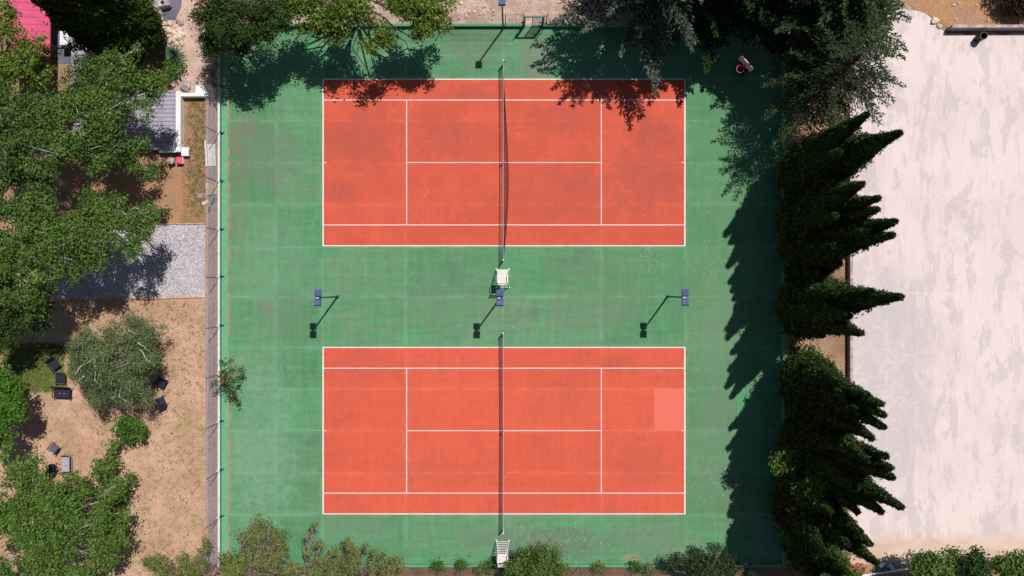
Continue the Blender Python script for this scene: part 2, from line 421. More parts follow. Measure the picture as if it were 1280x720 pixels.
def leaf_obj(name, C, N, Ln, Wd, tint, mat, parent, T=None, rng=None):
    """many small rhombic leaf faces in one mesh; coordinates are local to parent"""
    rng = rng or np.random.default_rng(1)
    n = len(C)
    N = unit(N)
    if T is None: T = rng.normal(size=(n, 3))
    T = unit(T - N*np.sum(T*N, axis=1, keepdims=True))
    B = np.cross(N, T)
    Ln = np.broadcast_to(np.asarray(Ln, float), (n,))[:, None]; Wd = np.broadcast_to(np.asarray(Wd, float), (n,))[:, None]
    V = np.empty((n, 4, 3))
    V[:, 0] = C - T*Ln*.5; V[:, 1] = C + B*Wd*.5 + N*Wd*.12; V[:, 2] = C + T*Ln*.5; V[:, 3] = C - B*Wd*.5 + N*Wd*.12
    me = bpy.data.meshes.new(name)
    me.vertices.add(4*n); me.loops.add(4*n); me.polygons.add(n)
    me.vertices.foreach_set('co', V.astype(np.float32).ravel())
    me.loops.foreach_set('vertex_index', np.arange(4*n, dtype=np.int32))
    me.polygons.foreach_set('loop_start', np.arange(0, 4*n, 4, dtype=np.int32))
    me.update(calc_edges=True)
    at = me.attributes.new('tint', 'FLOAT', 'FACE')
    at.data.foreach_set('value', np.clip(tint, 0, 1).astype(np.float32))
    me.materials.append(mat)
    o = bpy.data.objects.new(name, me); col.objects.link(o); o.parent = parent
    return o

def bend(a, b, k, rng, m=4):
    a = np.array(a, float); b = np.array(b, float)
    d = np.linalg.norm(b-a); pts = []
    for i in range(m+1):
        t = i/m
        p = a*(1-t) + b*t + rng.normal(size=3)*k*d*math.sin(PI*t)
        p[2] += .10*d*math.sin(PI*t)
        pts.append(tuple(p))
    return pts

def leafy(name, label, cat, base, lobes, seed, mat, bark, leaf=.16, aspect=.6, subs=5.6, sub=.60, tufts=15, per=21, clump=.17, fill=.35,
          flat=.75, trunk_r=.14, group=None, limbs=True, up=.25, stems=1, twigs=0, twigmat=None, spray=.18):
    """broad leaved tree or shrub. lobes = (px, py, z, r px) as seen in the picture at height z.
    every lobe carries boughs (sub-lobes), every bough tufts, every tuft leaves"""
    rng = np.random.default_rng(seed)
    bx, by, _ = P(*base)
    t = thing(name, label, cat, (bx, by, 0), 0, group)
    C = []; N = []; TI = []
    wood = MB()
    org = np.array([bx, by, 0])
    zmin = min(l[2] for l in lobes)
    fork = np.array([0, 0, max(.15, zmin*.45)])
    for (px, py, z, rp) in lobes:
        c = np.array(P(px, py, z)) - org
        r = rp/S*(H-z)/H
        ns = max(2, int(subs*r*r + 1.5))
        d = unit(rng.normal(size=(ns, 3)))
        d[:, 2] = np.where(d[:, 2] < -.35, -d[:, 2], d[:, 2])
        rad = np.maximum(.05, r - sub*.45)*(fill + (1-fill)*rng.random(ns)**.5)*(1 + spray*rng.normal(size=ns))
        sl = c + d*rad[:, None]*np.array([1, 1, flat])
        if limbs: pts = bend(fork, c + np.array([0, 0, -.25*r]), .07, rng); wood.path(pts, trunk_r*.6, trunk_r*.22, 6)
        for i in range(ns):
            rs = min(sub, r*.75)*(.6+.75*rng.random())
            nt = max(3, int(tufts*(rs/sub)**2))
            e = unit(rng.normal(size=(nt, 3)) + d[i]*.35 + np.array([0, 0, .25]))
            tc = sl[i] + e*(rs*(.45+.65*rng.random(nt)))[:, None]*np.array([1, 1, .62])
            bt = rng.random()
            if limbs:
                wood.path(bend(pts[1 + int(rng.random()*3.9)], sl[i] + np.array([0, 0, rs*.35]), .10, rng, 3), trunk_r*.24, .016, 5)
                for q in rng.choice(nt, min(nt, 4), replace=False): wood.path([tuple(sl[i]), tuple(tc[q] + np.array([0, 0, .10]))], .016, .008, 4)
            for q in range(nt):
                m = max(4, int(per*(.35+1.3*rng.random())))
                g = rng.normal(size=(m, 3))*clump*(.65+.7*rng.random())*np.array([1, 1, .55])
                C.append(tc[q] + g)
                N.append(g*1.6/clump*.35 + e[q]*.45 + np.array([0, 0, up]) + rng.normal(size=(m, 3))*.85)
                TI.append(.25*bt + .30*rng.random() + .45*rng.random(m))
    C = np.vstack(C); N = np.vstack(N); TI = np.concatenate(TI)
    low = C[:, 2] < .05
    C[low, 2] = .05 + rng.random(low.sum())*.1
    sz = leaf*(.6+.8*rng.random(len(C)))
    if limbs:
        for k in range(stems):
            o = rng.normal(size=3)*.12*(stems > 1); o[2] = 0
            wood.path(bend(o, fork, .05, rng, 4), trunk_r, trunk_r*.7, 8)
    for k in range(twigs):
        i = rng.integers(len(C))
        e = C[i]; s_ = e*.55 + rng.normal(size=3)*.2; s_[2] = max(.05, e[2]*.45)
        wood.path(bend(s_, e*1.02, .08, rng, 3),   .010, .004, 4)
    wood.build('trunk', twigmat or bark, t, smooth=True)
    leaf_obj('crown', C, N, sz, sz*aspect, TI, mat, t, rng=rng)
    return t

def conifer(name, label, base, h, rmax, seed, mat, bark, z0=2.0, nb=70, droop=.12, spray=.26, width=.10, tw=.42, top=.25, power=.8, group=None, cat='tree', lean=(0, 0), tpow=1.5):
    """tiered conifer: trunk, boughs, flat sprays of needles along every bough"""
    rng = np.random.default_rng(seed)
    bx, by, _ = P(*base)
    t = thing(name, label, cat, (bx, by, 0), 0, group)
    wood = MB(); C = []; N = []; T = []; TI = []
    wood.path([(lean[0]*z/h, lean[1]*z/h, z) for z in (0, h*.3, h*.6, h*.97)], .03*h*.9, .03, 8)
    for b in range(nb):
        u = (b + rng.random())/nb
        z = z0 + (h - z0)*u**1.05
        ln = rmax*((1-u)**power*(1-top*0) + .05)*(.72+.45*rng.random())
        az = b*2.39996 + rng.normal()*.25
        d = np.array([math.cos(az), math.sin(az), .10 - droop])
        o = np.array([lean[0]*z/h, lean[1]*z/h, z])
        m = max(6, int(ln/.17))
        side = np.array([-d[1], d[0], 0])
        pts = []
        for i in range(m+1):
            s = i/m
            pts.append(o + d*ln*s + np.array([0, 0, .06*ln*math.sin(PI*s) + .10*ln*s*s]) + side*.05*ln*math.sin(3*s+b))
        wood.path([tuple(pts[int(m*q)]) for q in (0, .33, .66, 1)], .012*ln+.012, .008, 5)
        bt = rng.random()
        for i in range(1, m+1):
            s = i/m
            if s < .16: continue
            for sg in (-1, 1):
                tl = (tw*ln*(1-s*.86)*math.sin(PI*min(1, s*.9+.12))**.6*(.5+.7*rng.random())) + .16
                td = unit((d*(.62+.4*s) + side*sg*(1-.35*s) + np.array([0, 0, rng.normal()*.20]))[None])[0]
                k = max(3, int(tl/.085))
                ss = (np.arange(k)+rng.random(k))/k*tl
                q = pts[i] + td*ss[:, None] + rng.normal(size=(k, 3))*np.array([.035, .035, .05])
                C.append(q); T.append(np.tile(td, (k, 1)) + rng.normal(size=(k, 3))*.38)
                N.append(np.tile([0, 0, 1.0], (k, 1)) + rng.normal(size=(k, 3))*.55 + d*.2)
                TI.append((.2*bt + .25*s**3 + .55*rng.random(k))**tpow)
    C = np.vstack(C); N = np.vstack(N); T = np.vstack(T); TI = np.concatenate(TI)
    ln = spray*(.6+.8*rng.random(len(C)))
    wood.build('trunk', bark, t, smooth=True)
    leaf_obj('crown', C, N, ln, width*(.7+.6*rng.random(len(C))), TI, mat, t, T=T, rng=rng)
    return t

def cypress(name, label, base, plumes, seed, mat, dens=2300, scale=(.25, .085), group=None, cat='tree'):
    """several upright flame shaped plumes on one trunk. plumes = (tip px, tip py, height, radius m)"""
    rng = np.random.default_rng(seed)
    bx, by, _ = P(*base)
    t = thing(name, label, cat, (bx, by, 0), 0, group)
    org = np.array([bx, by, 0]); wood = MB(); C = []; N = []; T = []; TI = []
    wood.path([(0, 0, 0), (0, 0, 1.2), (0, 0, 3.5)], .24, .16, 8)
    for (tx, ty, h, r) in plumes:
        tip = np.array(P(tx, ty, h)) - org
        foot = tip*np.array([.35, .35, 0]) + np.array([0, 0, .8])
        n = int(dens*h*r)
        s = rng.random(n)**.92
        az = rng.random(n)*2*PI
        bow = .5*np.sin(PI*s)[:, None]*np.array([rng.normal()*.25, rng.normal()*.25, 0])
        ax = foot + (tip-foot)*s[:, None] + bow
        prof = (.55+.45*np.minimum(1.0, s/.28))*(1.40*np.maximum(0, 1-np.maximum(0, s-.06)/.94)**1.12)
        ph = rng.random()*6
        lump = 1 + .20*np.sin(az*3+ph+s*9)*np.sin(s*h*2.6+az+ph) + .12*np.sin(az*7+s*h*4.3)
        rr = r*prof*lump*(.62+.42*rng.random(n)**.5)
        out = rng.random(n) < .07
        rr = np.where(out, rr*(1.05+.30*rng.random(n)) + .06, rr)
        o = np.stack([np.cos(az), np.sin(az), np.zeros(n)], 1)
        C.append(ax + o*rr[:, None] + rng.normal(size=(n, 3))*.05)
        T.append(np.stack([o[:, 0]*.42, o[:, 1]*.42, np.ones(n)], 1) + rng.normal(size=(n, 3))*.25)
        N.append(o + np.array([0, 0, .40]) + rng.normal(size=(n, 3))*.45)
        TI.append(.2*rng.random() + .8*rng.random(n)**1.4)
        wood.path([tuple(foot*(1-q)+tip*q) for q in (0, .3, .6, .9)], .10, .02, 5)
        # loose twigs at the very top
        wood.path([tuple(foot*.06+tip*.94), tuple(tip + np.array([.15, .05, .3]))], .018, .006, 4)
    C = np.vstack(C); N = np.vstack(N); T = np.vstack(T); TI = np.concatenate(TI)
    k = C[:, 2] > .3
    C, N, T, TI = C[k], N[k], T[k], TI[k]
    wood.build('trunk', M['dark_bark'], t, smooth=True)
    leaf_obj('crown', C, N, scale[0]*(.6+.8*rng.random(len(C))), scale[1]*(.7+.6*rng.random(len(C))), TI, mat, t, T=T, rng=rng)
    return t

# ------------------------------------------------------------------ ground sheets
def sheet(name, pts, z, mat, wob=0.0, step=.6, seed=0):
    """flat ground area from picture outline points, edge roughened by wob metres"""
    out = []
    m = len(pts)
    for i in range(m):
        a = Vector(P(*pts[i])); b = Vector(P(*pts[(i+1) % m]))
        k = max(1, int((b-a).length/step)) if wob else 1
        for j in range(k):
            p = a.lerp(b, j/k)
            if wob:
                q = mnoise.noise_vector(Vector((p.x*.9+seed, p.y*.9, seed))) + .6*mnoise.noise_vector(Vector((p.x*2.7, p.y*2.7+seed, 3)))
                p += Vector((q.x, q.y, 0))*wob
            out.append((p.x, p.y, z))
    import bmesh
    bm = bmesh.new()
    vs = [bm.verts.new(p) for p in out]
    f = bm.faces.new(vs)
    f.normal_update()
    if f.normal.z < 0: f.normal_flip()
    bmesh.ops.triangulate(bm, faces=[f])
    me = bpy.data.meshes.new(name); bm.to_mesh(me); bm.free()
    me.materials.append(mat)
    o = bpy.data.objects.new(name, me); col.objects.link(o)
    return tag(o, kind='structure')

g = MB().add([(-900,-900,0),(900,-900,0),(900,900,0),(-900,900,0)], [(0,1,2,3)]).build('ground', M['earth']); tag(g, kind='structure')
sheet('lawn', [(-120,366),(257,366),(259,800),(-120,800)], .008, M['lawn'])
sheet('bare_soil', [(100,121),(259,121),(262,280),(215,286),(100,284),(60,200)], .008, M['soil'], .12, seed=2)
sheet('walkway', [(258,122),(276,122),(276,705),(259,705),(258.5,500),(257.5,366)], .012, M['strip'], .05, seed=3)
sheet('gravel_pad', [(71,281),(256,280),(256,371),(72,375)], .016, M['gravel'])
sheet('dirt_path', [(190,-40),(246,-40),(250,20),(262,40),(272,60),(274,119),(218,121),(212,100),(226,62),(205,58),(196,30),(186,8)], .012, M['path'], .10, seed=4)
sheet('yard_asphalt_and_shade', [(58,-60),(92,-60),(92,80),(58,80)], .016, M['asphalt'], .06, seed=15)  # dark sheet painting in the conifer's shade between pink house and stair block
sheet('yard_asphalt_and_shade', [(150,-40),(228,-40),(227,8),(219,25),(205,24),(197,12),(150,10)], .016, M['asphalt'], .06, seed=5)
sheet('stony_ground', [(330,-60),(1140,-60),(1140,31),(330,31)], .008, M['rubble_ground'])
sheet('soil_bed', [(276,705),(1080,705),(1080,790),(276,790)], .008, M['redsoil'], .04, seed=6)
sheet('soil_strip', [(976,31),(1068,31),(1068,705),(976,705)], .012, M['earth'])
sheet('concrete_lot', [(1064,60),(1090,20),(1130,8),(1158,20),(1170,33),(1184,42),(1500,42),(1500,706),(1064,706)], .014, M['concrete'], .22, step=.3, seed=8)
sheet('orange_ground', [(1120,-120),(1500,-120),(1500,39),(1190,39),(1176,31),(1166,22),(1156,14),(1140,8),(1128,-4)], .018, M['orange_soil'], .30, step=.3, seed=9)

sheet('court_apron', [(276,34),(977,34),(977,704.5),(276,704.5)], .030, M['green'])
for k, cy in enumerate((203.2, 538.2)):
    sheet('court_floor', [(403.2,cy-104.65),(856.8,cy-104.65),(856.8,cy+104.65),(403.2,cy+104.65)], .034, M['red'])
    b = MB(); w = .033; zz = .038
    cx_, cy_, _ = P(630, cy)
    def ln(x0, y0, x1, y1):
        b.add([(cx_+x0, cy_+y0, zz), (cx_+x1, cy_+y0, zz), (cx_+x1, cy_+y1, zz), (cx_+x0, cy_+y1, zz)], [(0,1,2,3)])
    a, d, s, sv = 11.885, 5.485, 4.115, 6.40
    for sg in (-1, 1):
        y0, y1 = sorted((sg*d, sg*(d-w*2))); ln(-a, y0, a, y1)                  # doubles side line
        x0, x1 = sorted((sg*a, sg*(a-.085))); ln(x0, -d+2*w, x1, d-2*w)           # base line
        ys = sorted((sg*s, sg*(s-w*1.6))); ln(-a+.1, ys[0], a-.1, ys[1])        # singles side line
        xs = sorted((sg*sv, sg*(sv-w*1.6))); ln(xs[0], -s+w*1.6, xs[1], s-w*1.6) # service line
        xs = sorted((sg*(a-.1), sg*(a-.26))); ln(xs[0], -w*.7, xs[1], w*.7)     # centre mark
    ln(-sv+w*1.6, -w*.7, sv-w*1.6, w*.7)                                        # centre service line
    tag(b.build('court_lines', M['white_line']), kind='structure')
sheet('drain_strip', [(277.5,37),(285,37),(285,702),(277.5,702)], .036, M['wall_green'])

# ------------------------------------------------------------------ walls and fences round the court
def pw(px, py, z=0): return P(px, py, 0)[:2] + (z,)

def low_wall(label, p0, p1, thick, hgt, body, cap, capname='coping'):
    a = Vector(pw(*p0)); b_ = Vector(pw(*p1)); c = (a+b_)/2; d = b_-a
    t = thing('low_wall', label, 'wall', c, math.atan2(d.y, d.x))
    MB().box((0, 0, (hgt-.05)/2), (d.length, thick, hgt-.05)).build('wall_body', body, t)
    MB().box((0, 0, hgt-.025), (d.length, thick+.02, .05)).build(capname, cap, t, bevel=.008)
    return t
WX0, WX1, WY0, WY1 = 275.6, 978.2, 33.0, 706.0
low_wall('long low green wall with white coping along the left side of the courts', (WX0, WY0-1.5), (WX0, WY1+1.5), .14, .38, M['wall_green'], M['wall_cap'])
low_wall('low green wall along the shaded right side of the courts beside the cypresses', (WX1, WY0-1.5), (WX1, WY1+1.5), .14, .38, M['wall_green'], M['wall_green'])
low_wall('low green wall with a dark shadow along the top end of the courts', (WX0+1.6, WY0), (655.5, WY0), .15, .38, M['wall_green'], M['wall_green'])
low_wall('shorter low green wall between the teal gate and the top right tree', (678.5, WY0), (WX1-1.6, WY0), .15, .38, M['wall_green'], M['wall_green'])
low_wall('low green wall along the bottom end of the courts behind the soil bed', (WX0+1.6, WY1), (WX1-1.6, WY1), .14, .30, M['wall_green'], M['wall_green'])

def fence(label, p0, p1, hgt, zb, posts, wiremat, postmat, spacing=.085, wr=.0024, foot=False, outside=1, skip=()):
    """chain-link fence: every wire is a thin bar, posts are parts"""
    a = Vector(pw(*p0)); b_ = Vector(pw(*p1)); d = b_-a; Lf = d.length
    t = thing('chainlink_fence', label, 'fence', a, math.atan2(d.y, d.x))
    hh = hgt - zb - .05
    m = MB()
    def bar(x0, z0, x1, z1, r):
        q = Vector((x1-x0, 0, z1-z0)); q.normalize(); nn = Vector((-q.z, 0, q.x))*r
        A = Vector((x0, 0, z0+zb)); B = Vector((x1, 0, z1+zb)); y = Vector((0, r, 0))
        m.add([A+nn, A-nn*.5+y, A-nn*.5-y, B+nn, B-nn*.5+y, B-nn*.5-y], [(0,1,4,3),(1,2,5,4),(2,0,3,5)])
    st = spacing*1.414
    k = int((Lf+hh)/st)
    for i in range(k):
        x = -hh + i*st
        for up in (1, -1):
            xa, xb = x, x+hh
            za, zb_ = (0, hh) if up > 0 else (hh, 0)
            lo, hi = max(0, xa), min(Lf, xb)
            if hi-lo < .02: continue
            f = lambda q: za + (zb_-za)*(q-xa)/hh
            bar(lo, f(lo), hi, f(hi), wr)
    m.build('wire_mesh', wiremat, t)
    w2 = MB()
    for zz in (zb+.06, (zb+hgt)/2, hgt-.03): w2.tube((0, 0, zz), (Lf, 0, zz), .006, n=4)
    w2.build('tension_wire', wiremat, t)
    for i, s in enumerate(posts):
        q = MB().tube((s, -.03*outside, zb-.02), (s, -.03*outside, hgt), .028, .026, 8)
        po = q.build('post', postmat, t)
        if foot:
            MB().box((s, 0, zb+.05), (.17, .15, .09)).build('post_foot', M['white_paint'], po, bevel=.01)
            MB().add([(s+.02,-.10,zb-.36),(s+.15,-.10,zb-.36),(s+.15,-.10,zb+.04),(s+.02,-.10,zb+.04),(s+.10,-.34,zb-.34)], [(0,1,2,3),(1,0,4),(2,1,4),(3,2,4),(0,3,4)]).build('bracket', M['pole_green'], po)
ys = [110, 168, 228, 288, 347, 408, 467.5, 527.5, 588, 646, 700]
fence('tall chain-link fence on the white-topped wall between lawn and courts, posts with white feet', (275, 702), (275, 70), 2.7, .38, [(702-y)/S for y in ys], M['wire'], M['rust_post'], foot=True)
fence('dark green mesh fence in deep shade in front of the cypress row', (WX1, 704), (WX1, 36), 2.7, .38, [i*3.1+.1 for i in range(12)], M['teal_wire'], M['pole_green'], spacing=.10, wr=.0022)
fence('see-through wire fence along the top of the courts left of the teal gate', (655, WY0), (277, WY0), 2.6, .38, [.06, 1.2, 5.1, 9.0, 12.9, 16.8, 19.6], M['teal_wire'], M['pole_green'], spacing=.12, wr=.0020)
fence('short see-through wire fence between the teal gate and the right corner', (976, WY0), (679, WY0), 2.6, .38, [.1, 3.9, 7.7, 11.5, 14.3, 15.4], M['teal_wire'], M['pole_green'], spacing=.12, wr=.0020)
fence('see-through wire fence along the bottom edge behind the umpire chair', (277, WY1), (976, WY1), 2.6, .30, [i*3.85+.3 for i in range(10)], M['teal_wire'], M['pole_green'], spacing=.12, wr=.0018)

# green windbreak net hanging in the top left corner of the fence
w = MB(); a = Vector(pw(274.2, 72)); 
for i in range(14):
    q = i/13
    w.add([(0, -q*2.0, .45), (0, -q*2.0, .45), ], [])
w = MB()
for i in range(60):
    y = -i*.032
    hz = 1.9*(1 - i/75)
    w.box((0, y, .42+hz/2), (.006, .020, hz))
for z in np.arange(.45, 2.2, .04): w.box((.004, -.8, z), (.004, 1.6, .012))
o = w.build('windbreak_net', M['teal_wire']); o.location = (a.x, a.y+1.75, 0)
tag(o, 'dark green windbreak net hanging in the top left fence corner by the trees', 'net')

# teal gate frame in the top fence
gx, gy, _ = P(667, WY0)
t = thing('metal_gate', 'teal metal gate frame standing open in the top fence, casting a frame shadow', 'gate', (gx, gy, 0))
for sx in (-1, 1): MB().box((sx*.60, 0, 1.0), (.09, .09, 2.0)).build('gate_post', M['pole_green'], t, bevel=.01)
MB().box((0, 0, 2.04), (1.34, .10, .09)).build('top_bar', M['teal_metal'], t, bevel=.01)
MB().box((0, 0, .04), (1.1, .12, .08)).build('threshold', M['wall_green'], t)
lf = MB()
for q in ((.53, 0, 1.02, .04, .04, 1.9), (-.10, 0, 1.02, .04, .04, 1.9), (.215, 0, 1.95, .60, .04, .04), (.215, 0, .12, .60, .04, .04)): lf.box(q[:3], q[3:])
lf.build('leaf_frame', M['pole_green'], t)
lw = MB()
for i in range(13): lw.box((-.08+i*.048, .003, 1.03), (.012, .004, 1.82))
for i in range(36): lw.box((.215, -.003, .16+i*.05), (.58, .004, .012))
lw.build('leaf_mesh', M['post'], t)
for sx in (-.72, .42): MB().box((sx, -.10, 1.15), (.20, .06, .22) if sx < 0 else (.22, .05, .06)).build('lock_box', M['pole_green'], t)

# ------------------------------------------------------------------ tennis nets
def net(label, cy, swing, belly):
    cx, cyw, _ = P(629.2, cy)
    t = thing('tennis_net', label, 'tennis net', (cx, cyw, .034), 0, 'nets across the two courts')
    m = MB(); hl = 6.35
    def top(y): return .914 + .156*min(1, abs(y)/6.35)**1.3
    def px_(y, q):                        # q = 0 bottom .. 1 top; foot of the net blown to one side
        f_ = min(1, max(0, (hl - y)/(2*hl))); s = math.sin(PI*f_**1.35)
        return swing*(1-q)*s + belly*math.sin(PI*q)*s
    ny = 250; nz = 18; r = .0034
    for i in range(ny+1):
        y = -hl + 2*hl*i/ny
        pr = None
        for j in range(0, nz+1, 3):
            q = j/nz; p = Vector((px_(y, q), y, .03 + (top(y)-.06)*q))
            if pr is not None:
                m.add([pr+Vector((r,0,0)), pr+Vector((0,r,0)), pr-Vector((r,0,0)), pr-Vector((0,r,0)), p+Vector((r,0,0)), p+Vector((0,r,0)), p-Vector((r,0,0)), p-Vector((0,r,0))],
                      [(0,1,5,4),(1,2,6,5),(2,3,7,6),(3,0,4,7)])
            pr = p
    for j in range(nz+1):
        q = j/nz; pr = None
        for i in range(41):
            y = -hl + 2*hl*i/40
            p = Vector((px_(y, q), y, .03 + (top(y)-.06)*q))
            if pr is not None:
                m.add([pr+Vector((r,0,0)), pr+Vector((0,0,r)), pr-Vector((r,0,0)), pr-Vector((0,0,r)), p+Vector((r,0,0)), p+Vector((0,0,r)), p-Vector((r,0,0)), p-Vector((0,0,r))],
                      [(0,1,5,4),(1,2,6,5),(2,3,7,6),(3,0,4,7)])
            pr = p
    m.build('mesh', M['net_black'], t)
    hb = MB(); pr = None
    for i in range(33):
        y = -hl + 2*hl*i/32; zt = top(y)
        if pr is not None: hb.tube(pr, (0, y, zt), .019, n=6, cap=False)
        pr = (0, y, zt)
    hb.build('headband', M['headband'], t)
    MB().box((0, 0, .47), (.06, .05, .88)).build('centre_strap', M['white_paint'], t)
    for sy in (-1, 1):
        po = MB().tube((0, sy*6.42, -.01), (0, sy*6.42, 1.08), .05, .05, 12).build('post', M['white_wall'], t, smooth=False)
        MB().tube((0, sy*6.42, 1.08), (0, sy*6.42, 1.12), .055, .04, 12).build('post_cap', M['white_paint'], po)
    w = MB().tube((.06, 6.42, .72), (.16, 6.42, .72), .03, n=8); w.tube((.16, 6.42, .72), (.16, 6.42, .55), .012, n=6)
    w.build('winch', M['lamp_dark'], t)
    return t
net('black net across the upper red court, its foot blown to the right', 203.2, .34, .04)
net('straight hanging black net across the lower red court', 538.2, 0.0, 0.0)

# ------------------------------------------------------------------ umpire chairs
def umpire():
    t = thing('umpire_chair', 'white umpire chair between the two courts beside the middle floodlight', 'umpire chair', (0,0,0), 0, 'white umpire chairs')
    zs = 1.72
    for sx in (-1, 1):
        lg = MB().tube((sx*.42, .59, .03), (sx*.27, .24, zs), .028, n=8).build('front_leg', M['white_paint'], t)
        MB().lathe([(.06, 0), (.065, .03), (.04, .06)], (sx*.42, .59, .03), 10).build('foot', M['white_paint'], lg)
        lg = MB().tube((sx*.42, -.59, .03), (sx*.27, -.30, zs), .026, n=8).tube((sx*.27, -.30, zs), (sx*.27, -.40, zs+.62), .024, n=8).build('rear_leg', M['white_paint'], t)
        MB().lathe([(.06, 0), (.065, .03), (.04, .06)], (sx*.42, -.59, .03), 10).build('foot', M['white_paint'], lg)
        MB().tube((sx*.345, .42, .85), (sx*.345, -.45, .85), .018, n=6).build('side_brace', M['white_paint'], t)
        a = MB().box((sx*.31, -.05, zs+.24), (.05, .46, .035)); a.tube((sx*.31, .14, zs), (sx*.31, .14, zs+.23), .014, n=6)
        a.build('armrest', M['white_paint'], t)
    for i in range(6):
        q = (i+.6)/6.4
        MB().box((0, .59-.35*q, .03+(zs-.03)*q), (.84-.30*q, .038, .03)).build('rung', M['white_paint'], t)
    MB().tube((-.40, -.565, .2), (.40, -.565, .2), .018, n=6).build('rear_brace', M['white_paint'], t)
    MB().tube((-.40, .55, .12), (.0, -.5, .62), .012, n=6).build('diagonal_brace', M['white_paint'], t)
    MB().box((0, -.04, zs+.02), (.56, .56, .05)).build('seat', M['white_paint'], t, bevel=.015)
    MB().box((0, -.02, zs+.06), (.46, .46, .03)).build('seat_pad', M['seat_pale'], t, bevel=.012)
    b = MB()
    for z in (.22, .36, .50): b.box((0, -.33-.1*z/.62-.01, zs+z), (.52, .02, .10))
    b.build('backrest', M['white_paint'], t)
    return t
u = umpire(); u.location = (*P(628.4, 348)[:2], .034)
copy_tree(u, (*P(628.4, 686.6)[:2], .034), 0, 'white umpire chair at the bottom edge of the courts against the green bush')

# ------------------------------------------------------------------ floodlights
def flood(label, px, py, heads, rz=0.0):
    t = thing('floodlight', label, 'floodlight', (*P(px, py)[:2], .034), rz, 'floodlights of the tennis courts')
    MB().box((0, 0, .012), (.22, .22, .024)).build('base_plate', M['pole_green'], t, bevel=.004)
    MB().tube((0, 0, .02), (0, 0, 5.62), .062, .045, 12).build('pole', M['pole_green'], t, smooth=True)
    if len(heads) > 1: MB().box((0, 0, 5.62), (.06, .66, .06)).build('crossarm', M['lamp_dark'], t)
    else: MB().box((0, heads[0]/2, 5.62), (.06, abs(heads[0])+.1, .06)).build('crossarm', M['lamp_dark'], t)
    MB().box((-.04, 0, 5.62), (.16, .10, .12)).build('clamp', M['board'], t)
    for y in heads:
        s = 1 if y > 0 else -1
        h = MB()
        h.add([(-.215,-.215,-.03),(.215,-.215,-.03),(.215,.215,-.03),(-.215,.215,-.03),(-.19,-.16,.13),(.19,-.16,.13),(.19,.12,.13),(-.19,.12,.13)],
              [(3,2,1,0),(4,5,6,7),(0,1,5,4),(1,2,6,5),(2,3,7,6),(3,0,4,7)])
        for i in range(4): h.box((-.12+i*.08, -.02, .138), (.02, .24, .03))
        ho = h.build('lamp_head', M['lamp_blue'], t, bevel=.012)
        ho.location = (0, y, 5.74); ho.rotation_euler = (R(10*s), 0, 0)
        MB().box((0, 0, -.036), (.39, .39, .01)).build('lens', M['glassy'], ho)
        MB().box((0, -s*.235, -.02), (.40, .03, .05)).build('bracket', M['lamp_dark'], ho)
    return t
flood('twin-headed floodlight left of centre with its shadow pointing down left', 422, 371, (.285, -.285))
flood('twin-headed floodlight just below the middle umpire chair', 626.3, 371.2, (.285, -.285))
flood('twin-headed floodlight right of centre between the two courts', 834.5, 370.5, (.285, -.285))
flood('single-headed floodlight on the top wall, its shadow falling into the apron', 628.8, 36.4, (-.16,))
flood('floodlight post at the bottom edge behind the lower umpire chair, lamp out of view', 627.2, 709.5, (.16,))

# ------------------------------------------------------------------ basketball hoop
hx, hy, _ = P(910.2, 100.7)
d = Vector((-math.cos(R(42)), -math.sin(R(42)), 0))    # the way the board faces
t = thing('basketball_hoop', 'portable basketball hoop with pink rim in the shade of the top right corner', 'basketball hoop', (hx, hy, .034), math.atan2(d.y, d.x))
MB().torus((0, 0, 3.0), .235, .016, n=28, m=8).build('rim', M['rim'], t, smooth=True)
nt = MB()
for i in range(12):
    a0 = 2*PI*i/12
    for sg in (-1, 1):
        a1 = a0 + sg*.55
        nt.tube((.23*math.cos(a0), .23*math.sin(a0), 2.98), (.15*math.cos(a1), .15*math.sin(a1), 2.6), .004, n=4, cap=False)
nt.build('hoop_net', M['net_black'], t)
bb = MB().box((-.40, 0, 3.22), (.05, 1.12, .75)).build('backboard', M['board'], t, bevel=.01)
MB().box((-.372, 0, 3.22), (.008, .50, .06)).build('target_square', M['rim'], bb)
MB().box((-.30, 0, 3.0), (.18, .14, .05)).build('rim_bracket', M['rim'], t)
MB().tube((-.42, .15, 3.1), (-1.15, .05, 2.55), .03, n=8).tube((-.42, -.15, 3.1), (-1.15, -.05, 2.55), .03, n=8).tube((-.42, .1, 3.45), (-1.2, 0, 2.9), .03, n=8).build('board_arm', M['black_metal'], t)
MB().tube((-1.15, 0, .25), (-1.15, 0, 2.95), .05, n=12).build('pole', M['black_metal'], t)
MB().add([(-1.75,-.4,0),(-.75,-.35,0),(-.75,.35,0),(-1.75,.4,0),(-1.65,-.3,.30),(-1.0,-.25,.24),(-1.0,.25,.24),(-1.65,.3,.30)],
         [(3,2,1,0),(4,5,6,7),(0,1,5,4),(1,2,6,5),(2,3,7,6),(3,0,4,7)]).build('base_tank', M['black'], t, bevel=.03)

